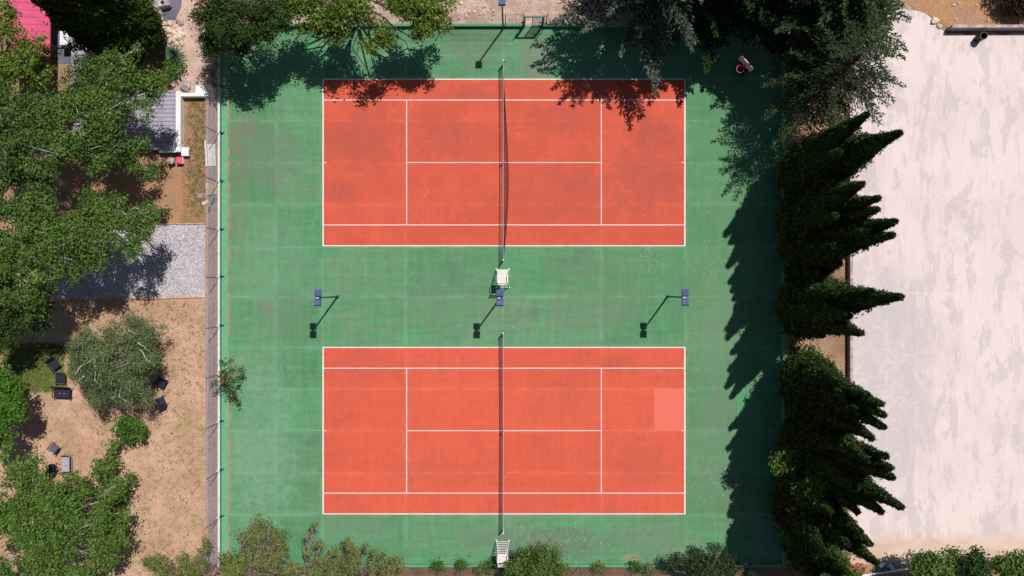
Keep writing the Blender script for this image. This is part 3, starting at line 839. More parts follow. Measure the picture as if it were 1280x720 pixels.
# ------------------------------------------------------------------ garden furniture on the lawn
def arm_chair(seatmat, framemat, w=.62, dd=.62, open_back=False):
    t = thing('garden_chair', 'x', 'garden chair', (0,0,0), 0, 'dark garden seats on the lawn')
    MB().box((0, 0, .40), (w-.08, dd-.04, .09)).build('seat', seatmat, t, bevel=.02)
    if open_back:
        b = MB().tube((-w/2+.02, -dd/2, .4), (-w/2+.02, -dd/2-.20, .86), .014, n=6).tube((w/2-.02, -dd/2, .4), (w/2-.02, -dd/2-.20, .86), .014, n=6)
        b.tube((-w/2+.02, -dd/2-.20, .86), (w/2-.02, -dd/2-.20, .86), .014, n=6); b.tube((-w/2+.02, -dd/2-.10, .62), (w/2-.02, -dd/2-.10, .62), .012, n=6)
        b.build('backrest', framemat, t)
    else:
        MB().box((0, -dd/2-.05, .64), (w-.02, .07, .50), rx=R(14)).build('backrest', seatmat, t, bevel=.02)
    for sx in (-1, 1):
        MB().box((sx*(w/2-.02), .0, .58), (.06, dd, .04)).build('armrest', framemat, t, bevel=.01)
        MB().tube((sx*(w/2-.02), dd/2-.04, 0), (sx*(w/2-.02), dd/2-.04, .57), .016, n=6).build('leg', framemat, t)
        MB().tube((sx*(w/2-.02), -dd/2+.02, 0), (sx*(w/2-.02), -dd/2+.02, .57), .016, n=6).build('leg', framemat, t)
    return t
def put(o, px, py, deg, label):
    o.location = (*P(px, py, .45)[:2], .008); o.rotation_euler = (0, 0, R(deg)); o['label'] = label; return o
c0 = put(arm_chair(M['navy'], M['navy']), 68, 456, 215, 'dark navy armchair turned at an angle, nearest the shaded left trees')
copy_tree(c0, (*P(75, 472, .45)[:2], .008), R(90), 'dark navy armchair tucked half under the left side of the olive tree')
copy_tree(c0, (*P(201.5, 478.5, .45)[:2], .008), R(150), 'dark navy armchair above its twin at the right edge of the olive tree')
copy_tree(c0, (*P(201, 502, .45)[:2], .008), R(25), 'dark navy armchair lowest of the seats right of the olive tree')
bn = arm_chair(M['navy'], M['navy'], 1.16, .66); bn.name = 'garden_bench'; bn['category'] = 'bench'
put(bn, 77.5, 491.5, 178, 'dark navy two-seat bench with two pale buttons on the dry lawn')
for sx in (-.16, .14): MB().box((sx, .02, .452), (.09, .03, .02)).build('button', M['timber'], bn)
c5 = put(arm_chair(M['dark_cushion'], M['black_metal'], .60, .56, True), 67, 561, 322-180, 'tilted dark sling chair with open tube back near the grey bench')
put(arm_chair(M['navy'], M['black_metal'], .5, .5), 64.5, 585, 10, 'small dark chair under the leaves of the lower left tree')
gb = arm_chair(M['grey_cushion'], M['black_metal'], 1.10, .54, True); gb.name = 'garden_bench'; gb['category'] = 'bench'
put(gb, 82, 580, 90, 'bench with pale grey cushion and thin black tube frame')
# low table under the olive tree
t = thing('garden_table', 'low slate grey table under the right side of the olive tree', 'table', (*P(186, 487, .4)[:2], .008), R(-3))
MB().box((0, 0, .42), (.46, .86, .04)).build('tabletop', M['dark_cushion'], t, bevel=.01)
for sx in (-1, 1):
    for sy in (-1, 1): MB().box((sx*.19, sy*.38, .20), (.04, .04, .40)).build('leg', M['black_metal'], t)

# ------------------------------------------------------------------ gravel pad edging and yard bits
def edging(label, a, b_):
    A = Vector(pw(*a)); B = Vector(pw(*b_)); d = B-A
    o = MB().box((0, 0, .05), (d.length, .07, .10)).build('timber_edging', M['timber'], bevel=.01)
    o.location = (A+B)/2; o.rotation_euler = (0, 0, math.atan2(d.y, d.x)); tag(o, label, 'edging')
edging('orange timber edging board along the top of the gravel pad', (120, 280.2), (256.6, 279.6))
edging('orange timber edging board down the fence side of the gravel pad', (257, 280.6), (257, 371))
edging('orange timber edging board along the bottom of the gravel pad', (71, 375.4), (257.6, 371.6))
t = thing('drain_cover', 'small grey square cover lying on the gravel pad at the edge of the tree shadow', 'cover', (*P(227.5, 332.5)[:2], .016), R(-6))
MB().box((0, 0, .03), (.42, .40, .06)).build('lid', M['conc_wall'], t, bevel=.01)
MB().box((0, .1, .066), (.12, .03, .012)).build('handle', M['post'], t)

t = thing('stool', 'round pale stool beside the pink box at the house corner', 'stool', (*P(217, 202)[:2], .01))
MB().lathe([(.20, .42), (.235, .44), (.235, .47), (.20, .48)], n=20).build('seat', M['conc_wall'], t, smooth=False)
for i in range(4):
    a = PI/4 + i*PI/2
    MB().tube((.2*math.cos(a), .2*math.sin(a), 0), (.15*math.cos(a), .15*math.sin(a), .43), .018, n=6).build('leg', M['post'], t)
t = thing('crate', 'bright pink crate with a white side panel beside the round stool', 'crate', (*P(227, 201.5)[:2], .01))
MB().box((0, 0, .20), (.36, .46, .40)).build('body', M['pink'], t, bevel=.02)
MB().box((.20, 0, .20), (.03, .42, .36)).build('side_panel', M['white_paint'], t)
MB().box((0, 0, .41), (.26, .30, .02)).build('lid', M['rim'], t, bevel=.005)

t = thing('white_board', 'large white boards lying between the house plot and the fence', 'boards', (*P(265, 194)[:2], .02))
MB().box((0, .0, .03), (.50, 1.45, .05), rz=R(2)).build('board', M['white_paint'], t)
MB().box((-.36, .10, .06), (.09, 1.7, .10), rz=R(3)).build('rail', M['white_paint'], t)
MB().box((.14, -.2, .07), (.16, .95, .03), rz=R(-4)).build('board', M['white_wall'], t)
o = MB().box((0, 0, .03), (.75, .80, .05)).build('plywood_sheet', M['path']); o.location = (*P(265, 236)[:2], .03); o.rotation_euler = (0, 0, R(8)); tag(o, 'bare plywood sheet lying by the fence below the white boards', 'sheet')
t = thing('folded_chair', 'broken metal folding chair lying on the soil near the fence', 'chair', (*P(251.5, 240)[:2], .02), R(-8))
f = MB()
for a_, b_ in (((-.16,-.38,.03),(-.05,.42,.10)), ((.16,-.38,.03),(.10,.42,.10)), ((-.16,-.38,.03),(.16,-.38,.03)), ((-.12,-.1,.06),(.14,-.1,.06)), ((-.10,.1,.12),(.12,.1,.12)), ((-.05,.42,.10),(.10,.42,.10)), ((-.15,.2,.2),(.15,-.3,.05))): f.tube(a_, b_, .018, n=6)
f.build('frame', M['post'], t)
MB().box((0, -.24, .07), (.28, .22, .02)).build('seat', M['dark_wall'], t)
for (px, py, sx, sy, rz, mt, nm, lb) in ((256.5, 254, .55, .35, 20, 'stone', 'stone_block', 'pale yellowish stone block leaning over the walkway by the fence'),
                                  (266, 252, .6, .18, 62, 'blue_sheet', 'plastic_scrap', 'crumpled blue-grey plastic scrap by the fence foot'),
                                  (262, 262, .5, .10, 75, 'blue_sheet', 'plastic_scrap', 'long thin blue-grey scrap pointing down the walkway')):
    o = MB().add([(-sx/2,-sy/2,0),(sx/2,-sy*.4,0),(sx*.45,sy/2,0),(-sx*.4,sy*.4,0),(-sx*.3,-sy*.3,.14),(sx*.3,-sy*.2,.10),(sx*.25,sy*.3,.16),(-sx*.3,sy*.25,.08)],
               [(3,2,1,0),(4,5,6,7),(0,1,5,4),(1,2,6,5),(2,3,7,6),(3,0,4,7)]).build(nm, M[mt])
    o.location = (*P(px, py)[:2], .02); o.rotation_euler = (0, 0, R(rz)); tag(o, lb, nm.split('_')[1])
o = MB().tube((0, 0, .05), (.95, -1.3, .5), .03, n=6).build('fallen_pole', M['rust_post']); o.location = (*P(258, 108)[:2], .3); tag(o, 'thin dark pole leaning from the white wall across to the fence', 'pole')

# ------------------------------------------------------------------ houses at the upper left
def hquad(x0, y0, x1, y1, z):
    a = P(x0, y1, z); b_ = P(x1, y0, z); return a[0], a[1], b_[0], b_[1]
t = thing('house', 'long low house under a grey ribbed metal roof with white edge, half hidden by trees', 'house', (*P(160, 110, 0)[:2], 0))
ox, oy = t.location.x, t.location.y
zr = .62
x0, y0, x1, y1 = hquad(89, 30, 219.5, 187, zr); x0 -= ox; x1 -= ox; y0 -= oy; y1 -= oy
xs, ys_, xe, ye = hquad(148, 30, 219.5, 113, zr); xs -= ox; ys_ -= oy
HC = [(x0, y0), (x1, y0), (x1, ys_), (xs, ys_), (xs, y1), (x0, y1)]
m_ = len(HC)
wl = MB()
for (ax_, ay_), (bx2, by2) in zip(HC, HC[1:] + HC[:1]):
    dd = Vector((bx2-ax_, by2-ay_, 0)); nn_ = Vector((-dd.y, dd.x, 0)).normalized()*.2
    wl.box((Vector((ax_, ay_, .25)) + Vector((bx2, by2, .25)))/2 + nn_, (max(.2, dd.length-.7), .16, .48), math.atan2(dd.y, dd.x))
wl.build('wall', M['white_wall'], t)
rf = MB().add([(x, y, zr-.14) for x, y in HC] + [(x, y, zr) for x, y in HC],
              [tuple(range(m_-1, -1, -1)), tuple(range(m_, 2*m_))] + [(q, (q+1) % m_, m_+(q+1) % m_, m_+q) for q in range(m_)]).build('roof', M['roof_grey'], t)
xp, yp0, xq, yp1 = hquad(219.9, 114, 226, 190, zr); 
MB().box(((xp+xq)/2-ox, (yp0+yp1)/2-oy, zr/2+.03), (xq-xp, yp1-yp0, zr+.06)).build('edge_parapet', M['white_paint'], t, bevel=.02)
xa, ya, xb, yb = hquad(226.5, 184, 236, 195, .45)
MB().box(((xa+xb)/2-ox, (ya+yb)/2-oy, .4), (xb-xa, yb-ya, .10)).build('porch_slab', M['white_wall'], t, bevel=.02)
xa, ya, xb, yb = hquad(199, 187.5, 219.5, 190.5, .6)
MB().box(((xa+xb)/2-ox, (ya+yb)/2-oy, .55), (xb-xa, yb-ya, .16)).build('fascia', M['white_wall'], t)
wd = MB().box((x1-1.4, y0+.10, .26), (.9, .03, .26)).build('window', M['glassy'], t)
MB().box((x1-1.4, y0+.075, .10), (1.0, .06, .04)).build('sill', M['white_paint'], wd)
ch = hquad(74.5, 26, 87.5, 56, 1.2)
bx_ = MB().box(((ch[0]+ch[2])/2-ox, (ch[1]+ch[3])/2-oy, .6), (ch[2]-ch[0], ch[3]-ch[1], 1.2)).build('stair_block', M['white_wall'], t, bevel=.02)
MB().box(((ch[0]+ch[2])/2-ox+.22, (ch[1]+ch[3])/2-oy-.1, 1.24), (.10, .9, .10)).build('vent_pipe', M['white_paint'], bx_)

t = thing('white_wall', 'bright white wall top joining the house corner to the fence walkway', 'wall', (*P(243, 118.5)[:2], 0))
xa, ya, xb, yb = hquad(219, 116, 255, 120.5, .6); cx = t.location.x; cy = t.location.y
MB().box(((xa+xb)/2-cx, (ya+yb)/2-cy, .3), (xb-xa, yb-ya, .6)).build('wall_body', M['white_paint'], t, bevel=.02)
xa, ya, xb, yb = hquad(244, 106, 271, 120, .3)
MB().box(((xa+xb)/2-cx, (ya+yb)/2-cy, .15), (xb-xa, yb-ya, .30)).build('plinth', M['white_wall'], t, bevel=.03)

t = thing('pink_house', 'house with a bright pink sheet roof behind the trees in the top left corner', 'house', (*P(35, 25)[:2], 0))
x0, y0, x1, y1 = hquad(14, -60, 62, 98, 2.0); ox, oy = t.location.x, t.location.y
MB().box(((x0+x1)/2-ox, (y0+y1)/2-oy, .9), (x1-x0-1.9, y1-y0-.8, 1.8)).build('wall', M['dark_wall'], t)  # wall colour darkened to stand in for the shade below the eaves
MB().add([(x0-ox,y0-oy,1.85),(x1-ox,y0-oy,1.85),(x1-ox,y1-oy,1.85),(x0-ox,y1-oy,1.85),(x0-ox,y0-oy,2.3),(x1-ox,y0-oy,2.0),(x1-ox,y1-oy,2.0),(x0-ox,y1-oy,2.3)],
         [(3,2,1,0),(4,5,6,7),(0,1,5,4),(1,2,6,5),(2,3,7,6),(3,0,4,7)]).build('roof', M['roof_pink'], t)
t = thing('shed', 'shed with a pale lavender roof cut by the top edge above the dark cypress', 'shed', (*P(172, -20)[:2], 0))
x0, y0, x1, y1 = hquad(140, -70, 187, 7, 2.4); ox, oy = t.location.x, t.location.y
MB().box(((x0+x1)/2-ox, (y0+y1)/2-oy, 1.1), (x1-x0-.3, y1-y0-.3, 2.2)).build('wall', M['white_wall'], t)
MB().box(((x0+x1)/2-ox, (y0+y1)/2-oy, 2.3), (x1-x0, y1-y0, .12)).build('roof', M['roof_lav'], t)

t = thing('fan_unit', 'grey outdoor fan unit standing on dark asphalt at the top edge', 'fan unit', (*P(208, 7)[:2], .016), R(12))
MB().box((0, 0, .3), (.75, .45, .6)).build('casing', M['conc_wall'], t, bevel=.03)
MB().torus((0, 0, .62), .17, .035, n=20).build('fan_ring', M['board'], t, smooth=True)
MB().lathe([(.15, .60), (.15, .612)], n=16).build('fan_grille', M['black'], t)
MB().tube((-.5, .1, .1), (-.3, .1, .5), .03, n=6).build('pipe', M['white_wall'], t)

# pale stones
def rock(px, py, s, seed, label, group, mat='stone', z=.012):
    r_ = random.Random(seed)
    import bmesh
    bm = bmesh.new(); bmesh.ops.create_icosphere(bm, subdivisions=2, radius=1)
    off = Vector((r_.random()*50, r_.random()*50, 0))
    for v in bm.verts:
        k = 1 + .42*mnoise.noise(v.co*1.3+off)
        v.co = Vector((v.co.x*k*s*(.8+.5*r_.random()*.3), v.co.y*k*s*.8, max(-.25, v.co.z*k*.7)*s))
    me = bpy.data.meshes.new('stone'); bm.to_mesh(me); bm.free(); me.materials.append(M[mat])
    o = bpy.data.objects.new('stone', me); col.objects.link(o)
    o.location = (*P(px, py)[:2], z + s*.2); o.rotation_euler = (0, 0, r_.random()*6)
    return tag(o, label, 'stone', group)
r_ = random.Random(3)
for i in range(46):
    rock(203+r_.random()**.8*26, 29+r_.random()*29, .08+.16*r_.random()**1.5, 100+i, 'pale stone in the rubble heap between the dark cypress and the dirt path', 'pale stones in the rubble heap')
for i in range(16):
    rock(247+r_.random()*24, 98+r_.random()*9, .07+.12*r_.random(), 200+i, 'pale stone in the line of stones above the white wall', 'pale stones above the white wall')
rock(233, 108, .42, 301, 'large grey boulder in front of the white wall corner', None, 'conc_wall')
rock(246, 14, .3, 302, 'flat grey boulder on the dirt path by the asphalt', None, 'path')
rock(225, 26, .34, 303, 'broad pale boulder at the edge of the asphalt', None, 'path')
rock(226, 48, .30, 304, 'largest pale boulder lying on the rubble heap', None, 'stone')
for i in range(34):
    rock(560+r_.random()*135, 2+r_.random()*24, .05+.11*r_.random()**2, 400+i, 'small pale stone on the stony ground beyond the top wall', 'stones beyond the top wall')
for i in range(12):
    rock(1185+r_.random()*75, 4+r_.random()*24, .05+.07*r_.random(), 500+i, 'small pale stone on the orange ground at top right', 'stones on the orange ground')
rock(1168, 26, .30, 520, 'pale rounded stone left of the dark concrete ledge', None)
rock(1174, 33, .22, 521, 'smaller pale stone touching the end of the dark concrete ledge', None)

# ------------------------------------------------------------------ right hand side
low_wall('weathered concrete ledge wall at the top right behind the black barrel', (1183, 37.2), (1500, 36.6), .17, .78, M['dark_wall'], M['conc_wall'])
low_wall('long low concrete kerb wall between the cypress row and the pale concrete lot', (1060.5, 215), (1060.5, 565), .16, .55, M['dark_wall'], M['conc_wall'])
t = thing('barrel', 'open black barrel standing against the concrete ledge at top right', 'barrel', (*P(1221.5, 49)[:2], .02))
MB().lathe([(.235, 0), (.245, .05), (.235, .25), (.245, .27), (.235, .29), (.235, .50), (.245, .52), (.235, .54), (.245, .80), (.215, .80), (.21, .1)], n=24).build('body', M['black'], t, smooth=False)
MB().lathe([(.205, .12), (.205, .13)], n=24).build('inside', M['hole'], t)
MB().torus((0, 0, .80), .232, .014, n=28).build('rim', M['dark_wall'], t, smooth=True)

# heap by the bottom right corner
o = MB().tube((0, 0, .12), (3.5, .55, .16), .07, n=10).build('white_pipe', M['white_paint']); o.location = (*P(1076, 719)[:2], .02); tag(o, 'long white pipe lying at the bottom edge below the concrete lot', 'pipe')
r_ = random.Random(11)
for i in range(10):
    px, py = 1098+r_.random()*34, 705+r_.random()*8
    sx, sy = .2+.3*r_.random(), .15+.2*r_.random()
    blue = i % 2
    o = MB().add([(-sx/2,-sy/2,0),(sx/2,-sy*.4,0),(sx*.45,sy/2,0),(-sx*.4,sy*.4,0),(-sx*.3,-sy*.3,.16),(sx*.3,-sy*.2,.10),(sx*.25,sy*.3,.20),(-sx*.3,sy*.25,.10)],
             [(3,2,1,0),(4,5,6,7),(0,1,5,4),(1,2,6,5),(2,3,7,6),(3,0,4,7)]).build('plastic_scrap', M['blue_sheet'] if blue else M['white_wall'])
    o.location = (*P(px, py)[:2], .02); o.rotation_euler = (0, 0, r_.random()*3)
    tag(o, 'blue plastic scrap in the litter heap at the bottom of the concrete lot' if blue else 'white scrap in the litter heap at the bottom of the concrete lot', 'scrap', 'scraps of the litter heap')
for i in range(9):
    o = MB().box((0, 0, .05), (.24, .12, .09)).build('brick', M['brick']); o.location = (*P(1066+r_.random()*16, 705+r_.random()*6)[:2], .02+.03*(i % 3)); o.rotation_euler = (r_.random()*.3, r_.random()*.3, r_.random()*3)
    tag(o, 'red brick in the loose heap under the lowest cypress tips', 'brick', 'bricks under the cypress')

# ------------------------------------------------------------------ trees and shrubs
# left garden
kw = dict(leaf=.15, aspect=.62)
leafy('leafy_tree', 'bright yellow-green tree spreading over the pink roof', 'tree', (40,105), [(4,40,6.0,14),(38,80,6.2,24),(14,92,6.2,30),(88,60,5.6,11),(60,98,6.0,20),(6,12,6,13),(26,56,5.8,12),(56,70,5.8,13),(36,56,5.6,10),(50,48,5.6,6),(20,38,5.8,9),(14,24,5.8,7)], 11, L['yellow'], M['bark'], leaf=.17, aspect=.6, subs=4.0, group='broad trees of the left garden')
leafy('leafy_tree', 'large green tree spreading over the grey ribbed roof', 'tree', (150,150), [(112,108,6.6,32),(155,94,6.8,27),(142,135,7.2,36),(108,155,6.8,36),(192,104,6.2,17),(65,140,6.4,30),(140,70,6.0,15),(170,62,5.6,8),(172,128,6.0,10)], 12, L['bright'], M['pale_bark'], group='broad trees of the left garden', **kw)
leafy('leafy_tree', 'dense green tree at the left edge below the pink roof', 'tree', (60,195), [(28,150,6.6,30),(40,200,7.0,40),(10,225,6.6,32),(80,185,6.6,22),(55,238,6.2,24),(-4,150,6.4,26),(2,182,6.6,26),(-4,258,6.4,26),(4,118,6.2,20)], 13, L['mid'], M['pale_bark'], group='broad trees of the left garden', **kw)
leafy('leafy_tree', 'green tree at the house corner shading the bare soil and stool', 'tree', (150,200), [(135,185,6.4,32),(168,185,6.0,15),(182,212,5.6,15),(168,200,5.8,16),(120,205,6,14)], 14, L['mid'], M['pale_bark'], group='broad trees of the left garden', **kw)
leafy('leafy_tree', 'broad green tree whose shadow dapples the gravel pad', 'tree', (150,270), [(122,262,6.6,24),(180,270,6.0,18),(145,298,6.8,34),(98,292,6.8,34),(200,270,5.4,9),(180,296,6.0,18),(118,322,6.4,22),(150,255,6,12)], 15, L['bright'], M['pale_bark'], group='broad trees of the left garden', **kw)
leafy('leafy_tree', 'broad green tree at the left edge beside the gravel pad', 'tree', (60,320), [(38,275,7.0,40),(62,322,7.0,42),(18,335,6.8,40),(90,342,6.0,15),(28,365,6.2,30),(56,358,5.6,14),(-4,300,6.6,26),(-4,365,6.2,24)], 16, L['bright'], M['pale_bark'], group='broad trees of the left garden', **kw)
leafy('leafy_tree', 'dark shaded tree at the left edge above the green grass patch', 'tree', (30,395), [(15,395,4.6,30),(48,395,4.4,24),(5,425,4.2,22)], 17, L['dark'], M['bark'], group='broad trees of the left garden', **kw)
leafy('leafy_tree', 'small bright tree at the left edge beside the navy bench', 'tree', (12,508), [(4,478,4.0,20),(14,512,4.2,20),(4,542,4.0,20),(-15,510,4.4,26)], 18, L['fresh'], M['bark'], group='broad trees of the left garden', leaf=.19, aspect=.6)
leafy('leafy_tree', 'loose leafy tree filling the bottom left corner with pale twigs showing', 'tree', (70,650), [(22,595,4.2,26),(68,630,4.6,32),(20,655,4.6,36),(108,655,4.2,26),(60,690,4.6,34),(125,690,4.0,22),(15,710,4.4,26),(142,655,3.6,12),(95,720,4.4,26),(40,575,3.8,12),(92,612,3.8,18),(45,615,4.4,26),(85,652,4.6,24),(0,560,4.2,20),(-6,630,4.6,28),(132,628,3.4,13),(152,602,3.2,10),(158,640,3.2,9),(150,672,3.6,13),(40,712,4.4,26)], 19, L['lower'], M['pale_bark'], leaf=.17, aspect=.6, flat=.5, trunk_r=.06, subs=5.2, tufts=13, twigs=26, twigmat=M['pale_bark'], group='broad trees of the left garden')
leafy('olive_tree', 'grey-green olive tree with pale bare branches on the dry lawn', 'tree', (152,455), [(125,430,3.6,32),(165,425,3.8,34),(182,450,3.4,24),(110,458,3.4,28),(145,460,4.0,38),(160,485,3.2,28),(128,488,3.0,22),(185,415,3.0,18),(100,440,3.2,14)], 20, L['olive'], M['pale_bark'], leaf=.15, aspect=.28, trunk_r=.10, up=.55, subs=7.0, sub=.5, tufts=18, per=22, clump=.17, spray=.28)
wd = MB(); rg = np.random.default_rng(5)
bz = np.array(P(152, 455)[:2]+(0,))
for a, c in (((118,448,4.9),(150,440,4.0)), ((118,448,4.9),(124,472,4.6)), ((118,452,4.9),(130,490,4.2)), ((118,448,4.9),(92,470,4.4)), ((175,437,4.9),(190,455,4.4)), ((178,440,4.8),(186,454,4.2)), ((112,405,4.7),(130,420,4.6)), ((160,413,4.8),(172,418,4.6)), ((105,470,4.5),(97,478,4.2)), ((172,428,4.9),(188,438,4.5))):
    wd.path(bend(np.array(P(*a))-bz, np.array(P(*c))-bz, .07, rg, 4), .035, .014, 6)
wd.build('bare_branch', M['pale_bark'], bpy.data.objects['olive_tree'], smooth=True)
leafy('bush', 'bright green bush directly below the olive tree', 'bush', (163,540), [(160,535,1.6,15),(172,542,1.5,11),(152,528,1.4,10)], 21, L['fresh'], M['bark'], leaf=.17, aspect=.6)
leafy('bush', 'green bush on the lawn right of the grey bench', 'bush', (135,583), [(132,585,1.7,15),(140,568,1.4,10),(144,556,1.2,8),(136,600,1.2,8)], 22, L['lower'], M['bark'], leaf=.17, aspect=.6)
leafy('bush', 'thin low bush scattered on the lawn above the bottom left tree', 'bush', (148,625), [(125,620,.9,12),(150,615,.8,14),(165,600,.8,8),(110,605,.8,9),(140,650,1.0,14)], 23, L['lower'], M['bark'], leaf=.16, aspect=.6)
# tall conifer at the upper left
cypress('cypress_tree', 'huge dark cypress leaning out over the top left roofs', (166,58), [(-16,-58,15.5,1.4),(32,-66,15,1.5),(84,-64,14,1.4),(112,-50,12,1.2),(134,-36,10.5,1.15),(146,2,7.5,1.0)], 31, L['cypress_y'], 1700, (.30,.11), group='cypress trees')
# top side
leafy('evergreen_tree', 'dark dense evergreen tree at the top left corner of the courts', 'tree', (285,18), [(272,22,5.4,30),(308,35,5.6,34),(262,58,4.4,16),(332,12,5.4,34),(285,-15,5.4,34),(300,60,4.6,14),(352,20,5.0,17),(345,38,4.6,11)], 41, L['dark'], M['bark'], leaf=.15, aspect=.55, subs=6.5, per=22, group='trees along the top wall')
leafy('leafy_tree', 'bright yellow-green tree overhanging the top wall and upper court corner', 'tree', (455,8), [(395,18,5.2,20),(440,8,5.6,30),(475,40,5.2,20),(510,14,5.6,34),(540,26,5.2,20),(425,44,4.8,13),(548,-2,5.2,24),(372,-6,5.2,24),(450,55,4.6,8),(520,48,4.6,12),(398,42,4.4,9),(365,6,5.2,20),(378,34,4.4,9),(415,22,5,16)], 42, L['yellow'], M['bark'], leaf=.17, aspect=.62, subs=4.2, tufts=15, group='trees along the top wall')
conifer('silver_conifer', 'silvery grey-green conifer overhanging the upper court', (798,10), 14, 5.9, 43, L['silver'], M['dark_bark'], z0=3.6, nb=58, droop=.22, spray=.30, width=.10, tw=.34, group='trees along the top wall')
conifer('dark_conifer', 'dark conifer between the silver conifer and the basketball hoop', (880,0), 14, 5.4, 44, L['deep'], M['dark_bark'], z0=3.0, nb=80, droop=.15, spray=.30, width=.13, group='trees along the top wall')
conifer('dark_conifer', 'dark conifer behind the others at the top edge left of the basketball hoop', (845,-20), 13, 5.2, 45, L['deep'], M['dark_bark'], z0=2.6, nb=70, droop=.15, spray=.30, width=.13, group='trees along the top wall')
conifer('dark_conifer', 'dark conifer at the top edge directly behind the basketball hoop', (950,-4), 13, 4.9, 48, L['deep'], M['dark_bark'], z0=3.4, nb=80, droop=.12, spray=.28, width=.13, group='trees along the top wall')
conifer('cedar_tree', 'spreading green cedar with loose sprays over the top right corner of the courts', (996,122), 12.5, 5.0, 46, L['cedar'], M['dark_bark'], z0=3.0, nb=62, droop=.06, spray=.22, width=.07, tw=.30, power=.62, group='trees along the top wall')
conifer('cedar_tree', 'dark cedar at the top edge left of the orange ground', (1000,40), 13.5, 5.2, 47, L['cedar'], M['dark_bark'], z0=3.0, nb=85, droop=.12, spray=.28, width=.10, power=.7, group='trees along the top wall')
# cypress row on the right
G = 'cypress trees'
cypress('cypress_tree', 'uppermost cypress of the row, sharp tip below the cedar', (1006,222), [(1125,166,15.6,1.35),(1108,176,14.5,1.2),(1084,143,13.6,.95),(1062,158,12.2,1.1),(1050,190,11,1.4),(1050,225,9,1.15),(1030,200,7.5,1.15)], 51, L['cypress'], group=G)
cypress('cypress_tree', 'blunt many-tipped cypress second in the row', (1001,268), [(1078,230,12.8,1.1),(1098,248,13.6,.85),(1097,262,13.3,.85),(1062,245,11.6,1.2),(1045,270,10.5,1.3),(1040,285,8.5,1.15),(1035,255,8,1.15)], 52, L['cypress'], group=G)
cypress('cypress_tree', 'cypress with two long thin tips in the middle of the row', (1006,303), [(1119,277,15.4,1.05),(1116,294,15.2,1.05),(1090,290,13.5,1.1),(1060,310,11.5,1.4),(1050,330,9,1.15),(1032,345,7.5,1.15),(1025,310,7,1.15)], 53, L['cypress'], group=G)
cypress('cypress_tree', 'cypress with one curved tip reaching over the concrete lot', (1001,378), [(1126,371,15.8,1.1),(1091,364,13.6,1.0),(1077,417,12.6,.9),(1062,395,11.8,1.3),(1045,365,10.5,1.2),(1055,402,9.5,1.15),(1028,420,7,1.15),(1025,385,7,1.15)], 54, L['cypress'], group=G)
cypress('cypress_tree', 'broad feathery cypress below the sunlit soil gap', (1005,478), [(1085,494,13.4,1.0),(1102,505,14.0,.9),(1105,519,14.3,.9),(1105,534,14.3,.9),(1050,478,11,1.2),(1075,515,12.5,1.2),(1060,500,11.5,1.2),(1040,470,8.5,1.15),(1030,500,7.5,1.15),(1055,525,9.5,1.15),(1090,548,13,.9),(1074,540,11.5,1.2)], 55, L['cypress'], group=G)
cypress('cypress_tree', 'big feathery cypress with the longest lower tip', (1005,552), [(1116,597,15.0,1.0),(1127,634,15.6,1.0),(1113,585,14.6,.9),(1102,640,13.8,1.0),(1085,575,13,1.2),(1070,610,12.0,1.4),(1055,560,11.0,1.3),(1040,545,8,1.15),(1035,590,8,1.15),(1055,610,9.5,1.15),(1108,570,14,.9),(1080,618,12,1.2),(1072,640,11.5,1.2)], 56, L['cypress'], group=G)
cypress('cypress_tree', 'lowest cypress of the row beside the litter heap', (1003,612), [(1096,704,14.2,1.0),(1088,680,13.4,1.0),(1075,665,12.6,1.1),(1060,680,12.2,1.2),(1040,640,10.5,1.4),(1030,690,11,1.4),(1030,640,8,1.15),(1032,670,8,1.15),(1025,700,7.5,1.15)], 57, L['cypress'], group=G)
cypress('cypress_tree', 'dark cypress at the bottom edge in the shaded corner of the fence', (1011,662), [(1060,716,10.5,1.2),(1052,722,9.5,1.15),(1035,712,8.5,1.15),(1020,725,7.5,1.15)], 58, L['cypress'], group=G)
leafy('leafy_tree', 'small broad-leaved tree with lit tufts between the lower cypresses and fence', 'tree', (994,605), [(985,575,5.5,15),(1005,610,6.5,16),(1030,618,8,18),(1042,635,8.5,10),(992,675,4.5,10)], 58, L['lower'], M['bark'], leaf=.17, aspect=.6)
leafy('bush', 'sparse leafy bush in the sunlit gap of the cypress row', 'bush', (994,448), [(995,440,2.6,12),(1005,455,2.4,12),(1018,440,2.2,9),(990,460,2.4,9),(1024,448,1.8,6)], 59, L['mid'], M['bark'], leaf=.18, aspect=.6)
leafy('bush', 'leafy bush at the bottom edge below the lowest cypress', 'bush', (1050,712), [(1055,700,3.4,12),(1042,712,3.4,16),(1068,716,3.0,10),(1020,715,3.6,18)], 60, L['mid'], M['bark'], leaf=.18, aspect=.6)
